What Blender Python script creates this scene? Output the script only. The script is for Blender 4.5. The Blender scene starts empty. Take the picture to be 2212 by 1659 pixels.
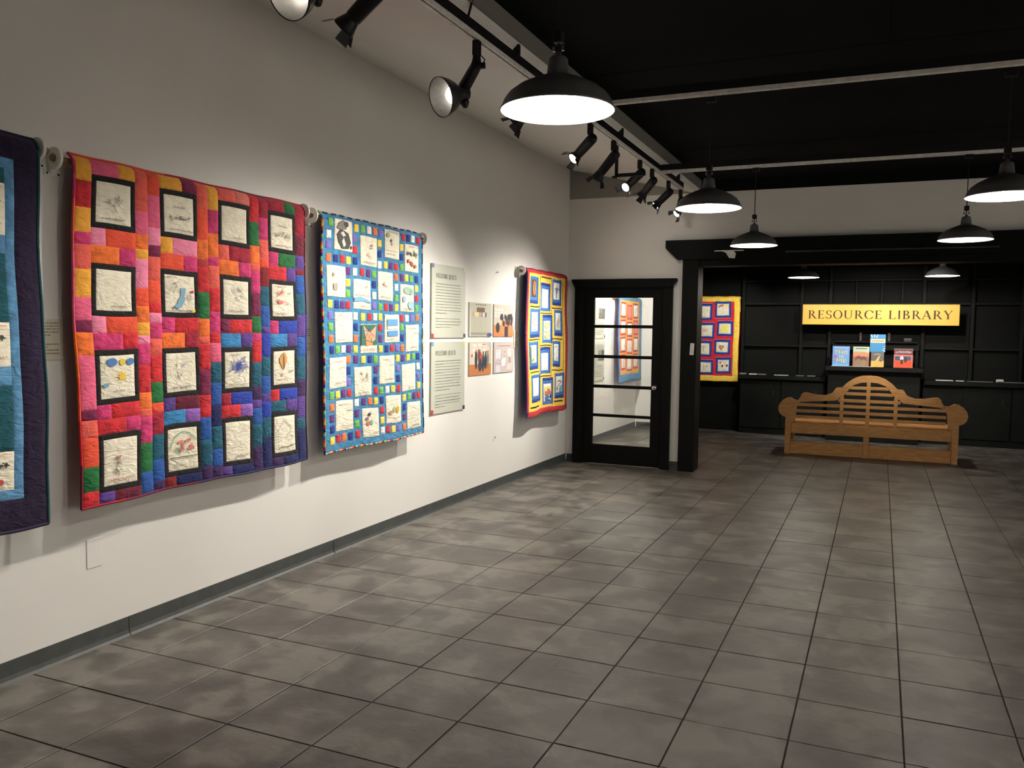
import bpy, bmesh, math, random
from mathutils import Vector, Matrix
C = bpy.context.scene.collection
SC = bpy.context.scene
R = random.Random(7)
PI = math.pi
# ------------------------------------------------------------------ camera
CR = Vector((0.91587301, 0.40122795, 0.01388384)); CU = Vector((-0.03826938, 0.05282689, 0.99787012)); CF = Vector((-0.39963994, 0.91445363, -0.06373747))
FPX = 1813.1; CH = 1.5605
cam_d = bpy.data.cameras.new('camera'); cam = bpy.data.objects.new('camera', cam_d); C.objects.link(cam)
cam_d.sensor_fit = 'HORIZONTAL'; cam_d.sensor_width = 36.0; cam_d.lens = FPX / 2212 * 36.0; cam_d.clip_start = 0.05; cam_d.clip_end = 60
m = Matrix.Identity(4)
for i in range(3): m[i][0] = CR[i]; m[i][1] = CU[i]; m[i][2] = -CF[i]
m[2][3] = CH
cam.matrix_world = m
SC.camera = cam
# ------------------------------------------------------------------ view, world, lights
SC.view_settings.view_transform = 'Standard'; SC.view_settings.look = 'None'; SC.view_settings.gamma = 1.0
SC.view_settings.use_curve_mapping = False; SC.view_settings.exposure = 0.14
w = bpy.data.worlds.new('world'); SC.world = w; w.use_nodes = True
w.node_tree.nodes['Background'].inputs[0].default_value = (0.9, 0.95, 1.0, 1); w.node_tree.nodes['Background'].inputs[1].default_value = 0.02
WARM = (1.0, 0.86, 0.68)
WHITE = (1.0, 0.93, 0.83)
PENDANT_W = 34.0
SPOT_GAIN = 8.5
def spot(name, loc, target, power, ang, blend, col=WARM, size=0.03):
    d = bpy.data.lights.new(name, 'SPOT'); d.energy = power; d.spot_size = math.radians(ang); d.spot_blend = blend; d.color = col; d.shadow_soft_size = size
    o = bpy.data.objects.new(name, d); C.objects.link(o); o.location = loc
    o.rotation_euler = (Vector(target) - Vector(loc)).to_track_quat('-Z', 'Y').to_euler(); return o
def point(name, loc, power, col=WARM, size=0.04):
    d = bpy.data.lights.new(name, 'POINT'); d.energy = power; d.color = col; d.shadow_soft_size = size
    o = bpy.data.objects.new(name, d); C.objects.link(o); o.location = loc; return o

# ------------------------------------------------------------------ materials
MC = {}
def stretch(nt, tc, n):   # stitched furrows run mostly sideways
    v = nt.nodes.new('ShaderNodeVectorMath'); v.operation = 'MULTIPLY'; v.inputs[1].default_value = (.7, .7, 1.7); nt.links.new(tc.outputs['Position'], v.inputs[0]); nt.links.new(v.outputs[0], n.inputs['Vector']); n.inputs['Distortion'].default_value = 1.6; n.inputs['Detail'].default_value = 2
def mat(name, col, rough=0.6, metal=0.0, noise=0.0, nscale=8.0, bump=0.0, bscale=60.0, emit=None, estr=0.0, attr=False, spec=0.5, coat=0.0, sheen=0.0, dist=0.002, quilted=False):
    if name in MC: return MC[name]
    m = bpy.data.materials.new(name); m.use_nodes = True; nt = m.node_tree; b = nt.nodes['Principled BSDF']
    b.inputs['Roughness'].default_value = rough; b.inputs['Metallic'].default_value = metal
    b.inputs['Specular IOR Level'].default_value = spec; b.inputs['Coat Weight'].default_value = coat; b.inputs['Sheen Weight'].default_value = sheen
    c4 = (col[0], col[1], col[2], 1); b.inputs['Base Color'].default_value = c4
    src = None
    if attr:
        a = nt.nodes.new('ShaderNodeAttribute'); a.attribute_name = 'Col'; src = a.outputs['Color']; nt.links.new(src, b.inputs['Base Color'])
    tc = nt.nodes.new('ShaderNodeNewGeometry')
    if noise > 0:
        n = nt.nodes.new('ShaderNodeTexNoise'); n.inputs['Scale'].default_value = nscale; n.inputs['Detail'].default_value = 5; nt.links.new(tc.outputs['Position'], n.inputs['Vector'])
        mr = nt.nodes.new('ShaderNodeMapRange'); mr.inputs['From Min'].default_value = 0.3; mr.inputs['From Max'].default_value = 0.7
        mr.inputs['To Min'].default_value = 1 - noise; mr.inputs['To Max'].default_value = 1 + noise; nt.links.new(n.outputs['Fac'], mr.inputs['Value'])
        v = nt.nodes.new('ShaderNodeVectorMath'); v.operation = 'SCALE'
        if src: nt.links.new(src, v.inputs[0])
        else: v.inputs[0].default_value = col[:3]
        nt.links.new(mr.outputs[0], v.inputs['Scale']); nt.links.new(v.outputs[0], b.inputs['Base Color'])
    if bump > 0:
        n = nt.nodes.new('ShaderNodeTexNoise'); n.inputs['Scale'].default_value = bscale; n.inputs['Detail'].default_value = 4; n.inputs['Distortion'].default_value = 0.6; (nt.links.new(tc.outputs['Position'], n.inputs['Vector']) if not quilted else stretch(nt, tc, n))
        bp = nt.nodes.new('ShaderNodeBump'); bp.inputs['Strength'].default_value = bump; bp.inputs['Distance'].default_value = dist
        nt.links.new(n.outputs['Fac'], bp.inputs['Height']); nt.links.new(bp.outputs[0], b.inputs['Normal'])
    if emit: b.inputs['Emission Color'].default_value = (*emit, 1); b.inputs['Emission Strength'].default_value = estr
    MC[name] = m; return m
def S(r, g, b_):     # sRGB 0-255 to linear
    return tuple(((x / 255) / 12.92 if x / 255 <= 0.04045 else ((x / 255 + 0.055) / 1.055) ** 2.4) for x in (r, g, b_))
FAB = {'gold': S(240,165,30), 'orange': S(240,110,25), 'redor': S(235,75,40), 'coral': S(232,90,75), 'red': S(205,28,40), 'crim': S(165,22,50), 'dred': S(130,18,30), 'pink': S(232,90,130), 'lpink': S(240,130,165),
       'mag': S(205,45,110), 'plum': S(120,25,70), 'maroon': S(110,22,50), 'green': S(25,110,55), 'teal': S(15,88,112), 'blue': S(30,85,165), 'royal': S(32,60,170), 'navy': S(22,32,90), 'dnavy': S(22,24,66), 'purple': S(88,58,140), 'dpur': S(58,30,85),
       'lilac': S(140,90,180), 'sky': S(45,130,190), 'black': S(22,20,22), 'cream': S(236,228,205), 'white': S(240,238,232), 'yellow': S(250,212,66), 'lgreen': S(110,185,75), 'orange2': S(238,118,55), 'qblue': S(58,132,178), 'qnavy': S(28,52,140), 'violet': S(105,45,125), 'lav': S(125,110,195),
       'bigpurple': S(36,24,54), 'dteal': S(12,80,92), 'lsky': S(84,140,184), 'border_red': S(205,30,45), 'conf': S(105,70,60), 'qred': S(205,35,50), 'midblue': S(48,112,190), 'salmon': S(228,120,105), 'brick': S(175,50,50), 'brown': S(96,62,40)}
def fab(k):
    v = FAB[k]; g_ = .3 * v[0] + .55 * v[1] + .15 * v[2]; v = tuple(x * .93 + g_ * .07 for x in v); mott = 0.28 if k in ('mag','teal','sky','plum','maroon','purple','dpur','dteal','bigpurple','lsky','qblue','red','orange','crim','lilac','green','conf') else 0.1
    return mat('fabric_' + k, v, 0.85, noise=mott, nscale=22, bump=0.8, bscale=20, sheen=0.1, dist=0.009, spec=0.2, quilted=True)
def quilting(m_):    # long meandering stitched furrows
    return m_
M_WALL = mat('white_wall_paint', (0.78, 0.765, 0.735), 0.75, noise=0.015, nscale=2, bump=0.15, bscale=160, dist=0.001)
M_CEIL = mat('ceiling_paint', (0.80, 0.78, 0.74), 0.8, noise=0.02, nscale=2)
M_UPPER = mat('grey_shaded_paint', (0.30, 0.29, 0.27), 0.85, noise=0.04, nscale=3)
M_BLACKC = mat('black_ceiling_paint', (0.0035, 0.004, 0.0042), 0.85, noise=0.3, nscale=1.5, spec=0.12)
M_BLK = mat('black_wall_paint', (0.0038, 0.0045, 0.004), 0.6, noise=0.25, nscale=3, bump=0.2, bscale=30, spec=0.12)
M_BLKS = mat('black_satin_trim', (0.0035, 0.0042, 0.0038), 0.55, noise=0.2, nscale=6, spec=0.12)
M_CAB = mat('black_cabinet_paint', (0.0042, 0.0052, 0.0044), 0.55, noise=0.3, nscale=5, spec=0.15)
M_COVE = mat('grey_rubber_cove', (0.052, 0.058, 0.056), 0.55, noise=0.2, nscale=12, bump=0.2, bscale=50)
M_FIX = mat('black_lamp_metal', (0.008, 0.008, 0.009), 0.5, noise=0.15, nscale=20, spec=0.35)
M_FIX2 = mat('dark_grey_shade_enamel', (0.12, 0.12, 0.123), 0.45, noise=0.1, nscale=14, spec=0.5)
M_ENAM = mat('white_enamel', (0.9, 0.88, 0.84), 0.4)
M_SILV = mat('brushed_aluminium', (0.80, 0.78, 0.74), 0.5, metal=0.0, noise=0.15, nscale=30)
M_CHROME = mat('chrome', (0.75, 0.75, 0.75), 0.2, metal=1.0, noise=0.05)
M_PVC = mat('white_plastic', (0.82, 0.80, 0.75), 0.45, noise=0.04, nscale=30)
M_DOWEL = mat('wood_dowel', S(150,120,85), 0.6, noise=0.15, nscale=30)
M_PANEL = mat('pale_grey_panel', S(192,194,180), 0.55, noise=0.02, nscale=5)
M_LABEL = mat('cream_label_card', S(215,208,188), 0.6, noise=0.03)
M_PAPER = mat('white_paper', S(225,225,220), 0.7, noise=0.05)
M_GREYP = mat('grey_paper', S(120,120,115), 0.7, noise=0.1)
M_INK = mat('printed_ink', (1, 1, 1), 0.7, attr=True, noise=0.04, nscale=40)
M_DYE = mat('fabric_dye', (1, 1, 1), 0.85, attr=True, noise=0.15, nscale=30, bump=0.4, bscale=50)
M_BULB = mat('lit_bulb', (1, 1, 1), 0.4, emit=(1.0, 0.9, 0.75), estr=40)
M_LENS = mat('lit_lens', (1, 1, 1), 0.4, emit=(1.0, 0.93, 0.82), estr=12)
M_DLENS = mat('unlit_lens', (0.1, 0.1, 0.1), 0.15, noise=0.1)
M_REFL = mat('ribbed_reflector', (0.16, 0.15, 0.14), 0.4, metal=0.6, noise=0.1, nscale=40)
M_SIGN = mat('gold_sign_paint', S(238,190,75), 0.42, metal=0.0, noise=0.04, nscale=4)
M_LET = mat('brown_lettering', S(58,25,30), 0.5, noise=0.05)
M_GROUT = mat('dark_grout', (0.016, 0.014, 0.012), 0.9, noise=0.2, nscale=20)
# floor tile
def tile_mat():
    m = bpy.data.materials.new('stone_floor_tile'); m.use_nodes = True; nt = m.node_tree; b = nt.nodes['Principled BSDF']; N = nt.nodes.new; L = nt.links.new
    g = N('ShaderNodeNewGeometry')
    def noise(sc, det, dis=0.0):
        n = N('ShaderNodeTexNoise'); n.inputs['Scale'].default_value = sc; n.inputs['Detail'].default_value = det; n.inputs['Distortion'].default_value = dis; L(g.outputs['Position'], n.inputs['Vector']); return n.outputs['Fac']
    n1 = noise(2.6, 3, 0.6); n2 = noise(6, 6, 0.4); n3 = noise(60, 4)
    # one random value per tile from the tile grid
    mp = N('ShaderNodeVectorMath'); mp.operation = 'MULTIPLY_ADD'; mp.inputs[1].default_value = (1 / 0.4064, 1 / 0.4064, 0); mp.inputs[2].default_value = (2.7040 / 0.4064, -2.9058 / 0.4064, 0); L(g.outputs['Position'], mp.inputs[0])
    fl = N('ShaderNodeVectorMath'); fl.operation = 'FLOOR'; L(mp.outputs[0], fl.inputs[0])
    wn = N('ShaderNodeTexWhiteNoise'); wn.noise_dimensions = '2D'; L(fl.outputs[0], wn.inputs['Vector'])
    a1 = N('ShaderNodeMath'); a1.operation = 'MULTIPLY_ADD'; a1.inputs[1].default_value = 0.07; L(wn.outputs['Value'], a1.inputs[0]); L(n1, a1.inputs[2])
    a2 = N('ShaderNodeMath'); a2.operation = 'MULTIPLY_ADD'; a2.inputs[1].default_value = 0.68; L(n2, a2.inputs[0]); L(a1.outputs[0], a2.inputs[2])
    r = N('ShaderNodeValToRGB'); L(a2.outputs[0], r.inputs[0])
    e = r.color_ramp.elements; e[0].position = 0.66; e[0].color = (0.058, 0.050, 0.042, 1); e[1].position = 1.0; e[1].color = (0.165, 0.150, 0.130, 1)
    k = r.color_ramp.elements.new(0.87); k.color = (0.100, 0.089, 0.077, 1)
    L(r.outputs[0], b.inputs['Base Color'])
    mr = N('ShaderNodeMapRange'); mr.inputs['To Min'].default_value = 0.30; mr.inputs['To Max'].default_value = 0.58; L(n2, mr.inputs['Value']); L(mr.outputs[0], b.inputs['Roughness'])
    b.inputs['Specular IOR Level'].default_value = 0.5
    bp = N('ShaderNodeBump'); bp.inputs['Strength'].default_value = 0.5; bp.inputs['Distance'].default_value = 0.004
    s = N('ShaderNodeMath'); s.operation = 'MULTIPLY_ADD'; s.inputs[1].default_value = 0.25; L(n3, s.inputs[0]); L(noise(14, 6, 1.0), s.inputs[2]); L(s.outputs[0], bp.inputs['Height']); L(bp.outputs[0], b.inputs['Normal'])
    return m
M_TILE = tile_mat()
def wood_mat():
    m = bpy.data.materials.new('teak_wood'); m.use_nodes = True; nt = m.node_tree; b = nt.nodes['Principled BSDF']; N = nt.nodes.new; L = nt.links.new
    t = N('ShaderNodeTexCoord'); mp = N('ShaderNodeMapping'); mp.inputs['Scale'].default_value = (2, 14, 14); L(t.outputs['Object'], mp.inputs[0])
    n = N('ShaderNodeTexNoise'); n.inputs['Scale'].default_value = 4; n.inputs['Detail'].default_value = 6; L(mp.outputs[0], n.inputs['Vector'])
    r = N('ShaderNodeValToRGB'); L(n.outputs['Fac'], r.inputs[0]); e = r.color_ramp.elements
    e[0].position = 0.3; e[0].color = (*S(168,118,68), 1); e[1].position = 0.75; e[1].color = (*S(212,158,92), 1); L(r.outputs[0], b.inputs['Base Color']); b.inputs['Roughness'].default_value = 0.5
    return m
M_TEAK = wood_mat()
def glass_mat():
    m = bpy.data.materials.new('door_glass'); m.use_nodes = True; nt = m.node_tree; nt.nodes.remove(nt.nodes['Principled BSDF']); N = nt.nodes.new; L = nt.links.new
    t = N('ShaderNodeBsdfTransparent'); t.inputs[0].default_value = (0.93, 0.95, 0.94, 1); g = N('ShaderNodeBsdfGlossy'); g.inputs['Roughness'].default_value = 0.01
    f = N('ShaderNodeFresnel'); f.inputs['IOR'].default_value = 1.5; mx = N('ShaderNodeMixShader'); L(f.outputs[0], mx.inputs[0]); L(t.outputs[0], mx.inputs[1]); L(g.outputs[0], mx.inputs[2])
    L(mx.outputs[0], nt.nodes['Material Output'].inputs['Surface']); return m
M_GLASS = glass_mat()

# ------------------------------------------------------------------ object helpers
def prop(o, label=None, cat=None, group=None, kind=None):
    if label: o['label'] = label
    if cat: o['category'] = cat
    if group: o['group'] = group
    if kind: o['kind'] = kind
    return o
def thing(name, label, cat, loc=(0, 0, 0), rz=0.0, group=None):
    o = bpy.data.objects.new(name, None); C.objects.link(o); o.location = loc; o.rotation_euler = (0, 0, rz); o.empty_display_size = 0.1
    return prop(o, label, cat, group)
def obj(name, bm, m_, parent=None, smooth=False):
    me = bpy.data.meshes.new(name); bm.to_mesh(me); bm.free()
    for x in (m_ if isinstance(m_, (list, tuple)) else [m_]): me.materials.append(x)
    if smooth: me.polygons.foreach_set('use_smooth', [True] * len(me.polygons))
    o = bpy.data.objects.new(name, me); C.objects.link(o)
    if parent: o.parent = parent
    return o
def inv(o, parent):  # parent an object modelled in world coordinates
    o.parent = parent; o.matrix_parent_inverse = Matrix.Translation(-Vector(parent.location)) if parent.type == 'EMPTY' and tuple(parent.rotation_euler) == (0, 0, 0) else Matrix.Identity(4)
    return o
def dup(root, label=None, group=None, loc=None, rz=None):
    def cp(o, par):
        c = o.copy(); C.objects.link(c)
        if par: c.parent = par; c.matrix_parent_inverse = o.matrix_parent_inverse.copy()
        for ch in KIDS.get(o.name, []): cp(ch, c)
        return c
    KIDS = {}
    for o in bpy.data.objects:
        if o.parent: KIDS.setdefault(o.parent.name, []).append(o)
    r = cp(root, None)
    if label: r['label'] = label
    if group: r['group'] = group
    if loc is not None: r.location = loc
    if rz is not None: r.rotation_euler = (0, 0, rz)
    return r
def box(bm, x0, x1, y0, y1, z0, z1, bev=0.0):
    v = [bm.verts.new(p) for p in ((x0,y0,z0),(x1,y0,z0),(x1,y1,z0),(x0,y1,z0),(x0,y0,z1),(x1,y0,z1),(x1,y1,z1),(x0,y1,z1))]
    fs = [bm.faces.new([v[i] for i in q]) for q in ((0,3,2,1),(4,5,6,7),(0,1,5,4),(1,2,6,5),(2,3,7,6),(3,0,4,7))]
    if bev > 0:
        ed = list({e for f in fs for e in f.edges}); bmesh.ops.bevel(bm, geom=ed, offset=bev, segments=1, affect='EDGES')
    return v
def BX(*a, bev=0.0):
    bm = bmesh.new(); box(bm, *a, bev=bev); return bm
def prism(bm, pts, y0, y1, axis='y'):   # polygon in the (x,z) plane extruded along y (or other axis)
    def P(a, b_, d): return (a, d, b_) if axis == 'y' else ((d, a, b_) if axis == 'x' else (a, b_, d))
    n = len(pts); A = [bm.verts.new(P(a, b_, y0)) for a, b_ in pts]; B = [bm.verts.new(P(a, b_, y1)) for a, b_ in pts]
    bm.faces.new(A); bm.faces.new(B[::-1])
    for i in range(n): bm.faces.new((A[i], B[i], B[(i + 1) % n], A[(i + 1) % n]))
    bmesh.ops.recalc_face_normals(bm, faces=bm.faces)
def PRISM(*a, **k):
    bm = bmesh.new(); prism(bm, *a, **k); return bm
def lathe(bm, prof, n=32, M=None, close=False):
    rings = []
    for r_, z in prof:
        ring = [bm.verts.new((r_ * math.cos(2 * PI * i / n), r_ * math.sin(2 * PI * i / n), z)) for i in range(n)] if r_ > 1e-6 else [bm.verts.new((0, 0, z))]
        rings.append(ring)
    for a, b_ in zip(rings, rings[1:]):
        for i in range(n):
            j = (i + 1) % n
            if len(a) == 1 and len(b_) == 1: continue
            if len(a) == 1: bm.faces.new((a[0], b_[i], b_[j]))
            elif len(b_) == 1: bm.faces.new((a[i], a[j], b_[0]))
            else: bm.faces.new((a[i], a[j], b_[j], b_[i]))
    vs = [v for r_ in rings for v in r_]
    if M is not None: bmesh.ops.transform(bm, matrix=M, verts=vs)
    return vs
def LATHE(prof, n=32, M=None):
    bm = bmesh.new(); lathe(bm, prof, n, M); bmesh.ops.recalc_face_normals(bm, faces=bm.faces); return bm
def aim(p, d):      # matrix placing local +Z along d at p
    return Matrix.Translation(Vector(p)) @ Vector(d).to_track_quat('Z', 'Y').to_matrix().to_4x4()
def tube(bm, pts, r_, n=8, cap=True):
    pts = [Vector(p) for p in pts]; rings = []
    for i, p in enumerate(pts):
        d = (pts[min(i + 1, len(pts) - 1)] - pts[max(i - 1, 0)]).normalized(); M = aim(p, d)
        rr = r_[i] if isinstance(r_, (list, tuple)) else r_
        rings.append([bm.verts.new(M @ Vector((rr * math.cos(2 * PI * k / n), rr * math.sin(2 * PI * k / n), 0))) for k in range(n)])
    for a, b_ in zip(rings, rings[1:]):
        for k in range(n): bm.faces.new((a[k], a[(k + 1) % n], b_[(k + 1) % n], b_[k]))
    if cap: bm.faces.new(rings[0][::-1]); bm.faces.new(rings[-1])
def TUBE(pts, r_, n=8):
    bm = bmesh.new(); tube(bm, pts, r_, n); return bm
NST = {}
def struct(name, bm, m_, label=None, parent=None):
    o = obj(name, bm, m_, parent)
    o['kind'] = 'structure'
    if label: o['label'] = label
    return o

# ------------------------------------------------------------------ planar frames and flat print
class Frame:        # o + s*a + t*b + h*n
    def __init__(s_, o, a, b_, n): s_.o, s_.a, s_.b, s_.n = Vector(o), Vector(a), Vector(b_), Vector(n)
    def __call__(s_, s, t, h=0.0): return s_.o + s_.a * s + s_.b * t + s_.n * h
def print_mesh(name, P, shapes, parent, h0=0.0006, dh=0.00006, m_=None, sub=0):
    """shapes: list of (points, colour); every shape is a thin layer of ink or dye on the surface P"""
    bm = bmesh.new(); cols = []; lay = bm.loops.layers.float_color.new('Col')
    for i, (pts, col) in enumerate(shapes):
        try: f = bm.faces.new([bm.verts.new(P(a, b_, h0 + dh * (i % 60))) for a, b_ in pts])
        except ValueError: continue
        for l in f.loops: l[lay] = (col[0], col[1], col[2], 1)
    return prop(obj(name, bm, m_ or M_INK, parent), kind='stuff')
def rect(x0, y0, x1, y1): return [(x0, y0), (x1, y0), (x1, y1), (x0, y1)]
def ell(cx, cy, rx, ry, n=14, a0=0.0): return [(cx + rx * math.cos(a0 + 2 * PI * i / n), cy + ry * math.sin(a0 + 2 * PI * i / n)) for i in range(n)]
def stroke(pts, w_):    # polyline to quads
    out = []
    for (x0, y0), (x1, y1) in zip(pts, pts[1:]):
        dx, dy = x1 - x0, y1 - y0; l = math.hypot(dx, dy) or 1e-6; nx, ny = -dy / l * w_ / 2, dx / l * w_ / 2; ex, ey = dx / l * w_ * .3, dy / l * w_ * .3
        out.append([(x0 + nx - ex, y0 + ny - ey), (x0 - nx - ex, y0 - ny - ey), (x1 - nx + ex, y1 - ny + ey), (x1 + nx + ex, y1 + ny + ey)])
    return out
def arcq(cx, cy, ox, oy, ix, iy, a0, a1, n=18):
    out = []
    for i in range(n):
        a, b_ = math.radians(a0 + (a1 - a0) * i / n), math.radians(a0 + (a1 - a0) * (i + 1) / n)
        out.append([(cx + ox * math.cos(a), cy + oy * math.sin(a)), (cx + ox * math.cos(b_), cy + oy * math.sin(b_)), (cx + ix * math.cos(b_), cy + iy * math.sin(b_)), (cx + ix * math.cos(a), cy + iy * math.sin(a))])
    return out
def slant(x0, y0, x1, y1, w_): return [[(x0 - w_ / 2, y0), (x0 + w_ / 2, y0), (x1 + w_ / 2, y1), (x1 - w_ / 2, y1)]]
TH, TN, SF = 0.145, 0.05, 0.04
def stem(x, y0=0.0, y1=1.0, w_=TH, s0=True, s1=True):
    o = [rect(x - w_ / 2, y0, x + w_ / 2, y1)]
    if s0: o.append(rect(x - w_ / 2 - .08, y0, x + w_ / 2 + .08, y0 + SF))
    if s1: o.append(rect(x - w_ / 2 - .08, y1 - SF, x + w_ / 2 + .08, y1))
    return o
def bar(x0, x1, y, t=TN): return [rect(x0, y - t / 2, x1, y + t / 2)]
def serif_glyph(c):
    if c == 'I': return stem(.2), .4
    if c == 'L': return stem(.2) + bar(.2, .7, .025) + [[(.6, .05), (.7, .05), (.72, .26)]], .76
    if c == 'E': return stem(.2) + bar(.2, .66, .025) + bar(.2, .64, .975) + bar(.2, .54, .52) + [[(.57, .05), (.66, .05), (.69, .26)], [(.56, .95), (.65, .76), (.64, .95)], rect(.5, .42, .54, .62)], .74
    if c == 'T': return stem(.4, s1=False) + bar(.04, .76, .975) + [[(.04, .95), (.14, .95), (.03, .74)], [(.66, .95), (.76, .95), (.77, .74)]], .8
    if c == 'B': return stem(.2) + bar(.2, .36, .975) + bar(.2, .38, .52) + bar(.2, .38, .025) + arcq(.34, .75, .29, .25, .15, .2, -90, 90) + arcq(.36, .265, .35, .265, .2, .21, -90, 90), .8
    if c == 'R': return stem(.2) + bar(.2, .36, .975) + bar(.2, .38, .5) + arcq(.34, .74, .31, .26, .17, .21, -90, 90) + slant(.78, 0, .42, .5, .16) + [rect(.7, 0, .92, SF)], .88
    if c == 'S': return arcq(.34, .745, .26, .27, .15, .225, 25, 270) + arcq(.33, .265, .29, .28, .17, .225, 90, -155) + [[(.5, .8), (.58, .98), (.6, .74)], [(.05, .24), (.03, .02), (.13, .16)]], .68
    if c in 'OQ': return arcq(.47, .5, .45, .53, .3, .48, 0, 360, 30) + ([[(.5, .05), (.62, .06), (.98, -.26), (.8, -.22)]] if c == 'Q' else []), .94
    if c == 'C': return arcq(.5, .5, .47, .53, .31, .48, 42, 318, 26) + [[(.76, .76), (.88, .98), (.9, .68)], [(.78, .2), (.86, .12), (.88, .3)]], .92
    if c == 'U': return stem(.2, .34, 1, s0=False) + stem(.78, .34, 1, TN + .01, s0=False) + arcq(.465, .36, .34, .38, .285, .33, 180, 360) + arcq(.4, .36, .27, .37, .13, .31, 180, 290), .98
    if c == 'A': return slant(.08, 0, .42, 1, .06) + slant(.76, 0, .42, 1, .16) + bar(.2, .64, .34) + [rect(0, 0, .2, SF), rect(.62, 0, .92, SF)], .9
    if c == 'Y': return stem(.44, 0, .5, s1=False) + slant(.44, .44, .14, 1, .16) + slant(.46, .46, .76, 1, .06) + [rect(.0, .96, .3, 1), rect(.64, .96, .88, 1)], .86
    if c == 'W': return slant(.34, 0, .1, 1, .15) + slant(.34, 0, .58, 1, .06) + slant(.86, 0, .58, 1, .15) + slant(.86, 0, 1.1, 1, .06) + [rect(-.02, .96, .24, 1), rect(1.0, .96, 1.22, 1)], 1.2
    if c == 'M': return stem(.14, w_=.06) + slant(.52, 0, .16, 1, .15) + slant(.5, 0, .9, 1, .06) + stem(.94, w_=TH), 1.12
    return [], .42
def serif_text(txt, x0, y0, h, width=None):
    parts = []; x = 0.0
    for c in txt:
        g, w_ = serif_glyph(c); parts.append((x, g)); x += w_ + .07
    k = h if width is None else width / (x - .07)
    return [[(x0 + (px + a) * k, y0 + b_ * h) for a, b_ in q] for px, g in parts for q in g]
def sans_text(txt, x0, y0, h, width=None):
    cu = bpy.data.curves.new('tmp_text', 'FONT'); cu.body = txt; cu.size = 1.0; cu.resolution_u = 3; o = bpy.data.objects.new('tmp_text', cu)
    me = o.to_mesh(); vs = [v.co.copy() for v in me.vertices]; out = [[(vs[i].x, vs[i].y) for i in p.vertices] for p in me.polygons]
    mx = max(v.x for v in vs); o.to_mesh_clear(); bpy.data.objects.remove(o); bpy.data.curves.remove(cu)
    k = h / .73; kx = k if width is None else width / mx
    return [[(x0 + a * kx, y0 + b_ * k) for a, b_ in q] for q in out]
def text_lines(x0, x1, y, h, rr, short=False):   # one line of print too small to read: rows of word-long dashes
    out = []; x = x0; end = x0 + (x1 - x0) * (rr.uniform(.35, .6) if short else rr.uniform(.93, 1))
    while x < end:
        w_ = rr.uniform(1.2, 5.5) * h; 
        if x + w_ > end: w_ = end - x
        if w_ > h * .4: out.append(rect(x, y + rr.uniform(-.1, .1) * h, x + w_, y + h * rr.uniform(.55, .8)))
        x += w_ + h * .55
    return out

# ------------------------------------------------------------------ room shell
XW = -3.42; YB = 9.45; XE = 4.6; YN = -2.6; ZS = 3.455; ZB = 3.11; ZC = 3.24; XF = -1.87
struct('wall_left', BX(XW - .12, XW, YN, YB + .02, 0, 3.6), M_WALL, 'long white painted wall hung with quilts')
struct('wall_right', BX(XE, XE + .12, YN, YB, 0, 3.4), M_WALL)
struct('wall_front', BX(XW - .12, XE + .12, YN - .12, YN, 0, 3.6), M_WALL)
bm = bmesh.new()
YT = YB + .2
box(bm, XW, -3.30, YB, YT, 0, ZB); box(bm, -3.30, -2.165, YB, YT, 2.15, ZB); box(bm, -2.165, -1.99, YB, YT, 0, ZB)
box(bm, -1.99, XE, YB, YT, 2.40, ZB)
wb = struct('wall_back', bm, M_WALL, 'white end wall with the black door and the library opening')
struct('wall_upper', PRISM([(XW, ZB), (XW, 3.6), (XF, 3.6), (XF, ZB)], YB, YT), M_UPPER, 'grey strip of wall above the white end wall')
struct('wall_header', BX(XF, XE, YB - .004, YT, ZB, 3.4), M_BLACKC, 'black painted strip above the white end wall')
struct('ceiling_left', PRISM([(XW, ZS), (-1.955, 3.113), (-1.92, 3.113), (-1.885, 3.143), (-1.885, 3.40), (XW, 3.62)], YN, YB), M_CEIL, 'sloping white ceiling over the quilt wall, ending in a dropped edge')
struct('ceiling_fascia', BX(-1.884, XF, YN, YB, 3.1435, 3.40), mat('fascia_shade_grey', (.20, .19, .175), .8, noise=.03, nscale=3), 'darker dropped edge between the white and the black ceiling')  # unlit look of this edge is put into its grey colour
struct('ceiling', BX(XF, XE, YN, YB + .01, ZC, ZC + .15), M_BLACKC, 'black ceiling over the main room')
bm = bmesh.new()
for x in (.0, 1.22, 2.44, 3.66): box(bm, x - .006, x + .006, YN, YB, ZC - .004, ZC)
for y in (.5, 2.94, 5.38, 7.82): box(bm, XF + .01, XE, y - .006, y + .006, ZC - .003, ZC + .001)
struct('trim_1', bm, M_BLACKC, 'thin joint strips on the black ceiling')
# cove baseboards: a profile that toes out at the floor
def cove(name, pts_fn, a0, a1, segs, label=None):
    prof = [(0, .095), (.004, .095), (.006, .03), (.011, .012), (.020, .0), (0, 0)]
    root = None
    for i, (p, q) in enumerate(segs):
        bm = bmesh.new(); A = [bm.verts.new(pts_fn(d, z, p)) for d, z in prof]; B = [bm.verts.new(pts_fn(d, z, q)) for d, z in prof]
        bm.faces.new(A); bm.faces.new(B[::-1])
        for k in range(len(prof)): bm.faces.new((A[k], B[k], B[(k + 1) % len(prof)], A[(k + 1) % len(prof)]))
        bmesh.ops.recalc_face_normals(bm, faces=bm.faces)
        if root is None: root = struct(name, bm, M_COVE, label)
        else: obj('cove_strip', bm, M_COVE, root)
    return root
cove('baseboard_left', lambda d, z, y: (XW + d, y, z), 0, 0, [(YN, 3.03), (3.034, 4.76), (4.768, 7.2), (7.204, YB - .001)], 'grey rubber cove base along the quilt wall')
cove('baseboard_back', lambda d, z, x: (x, YB - d, z), 0, 0, [(XW + .02, -3.312), (-2.153, -2.045)], 'grey rubber cove base on the end wall')

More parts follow.
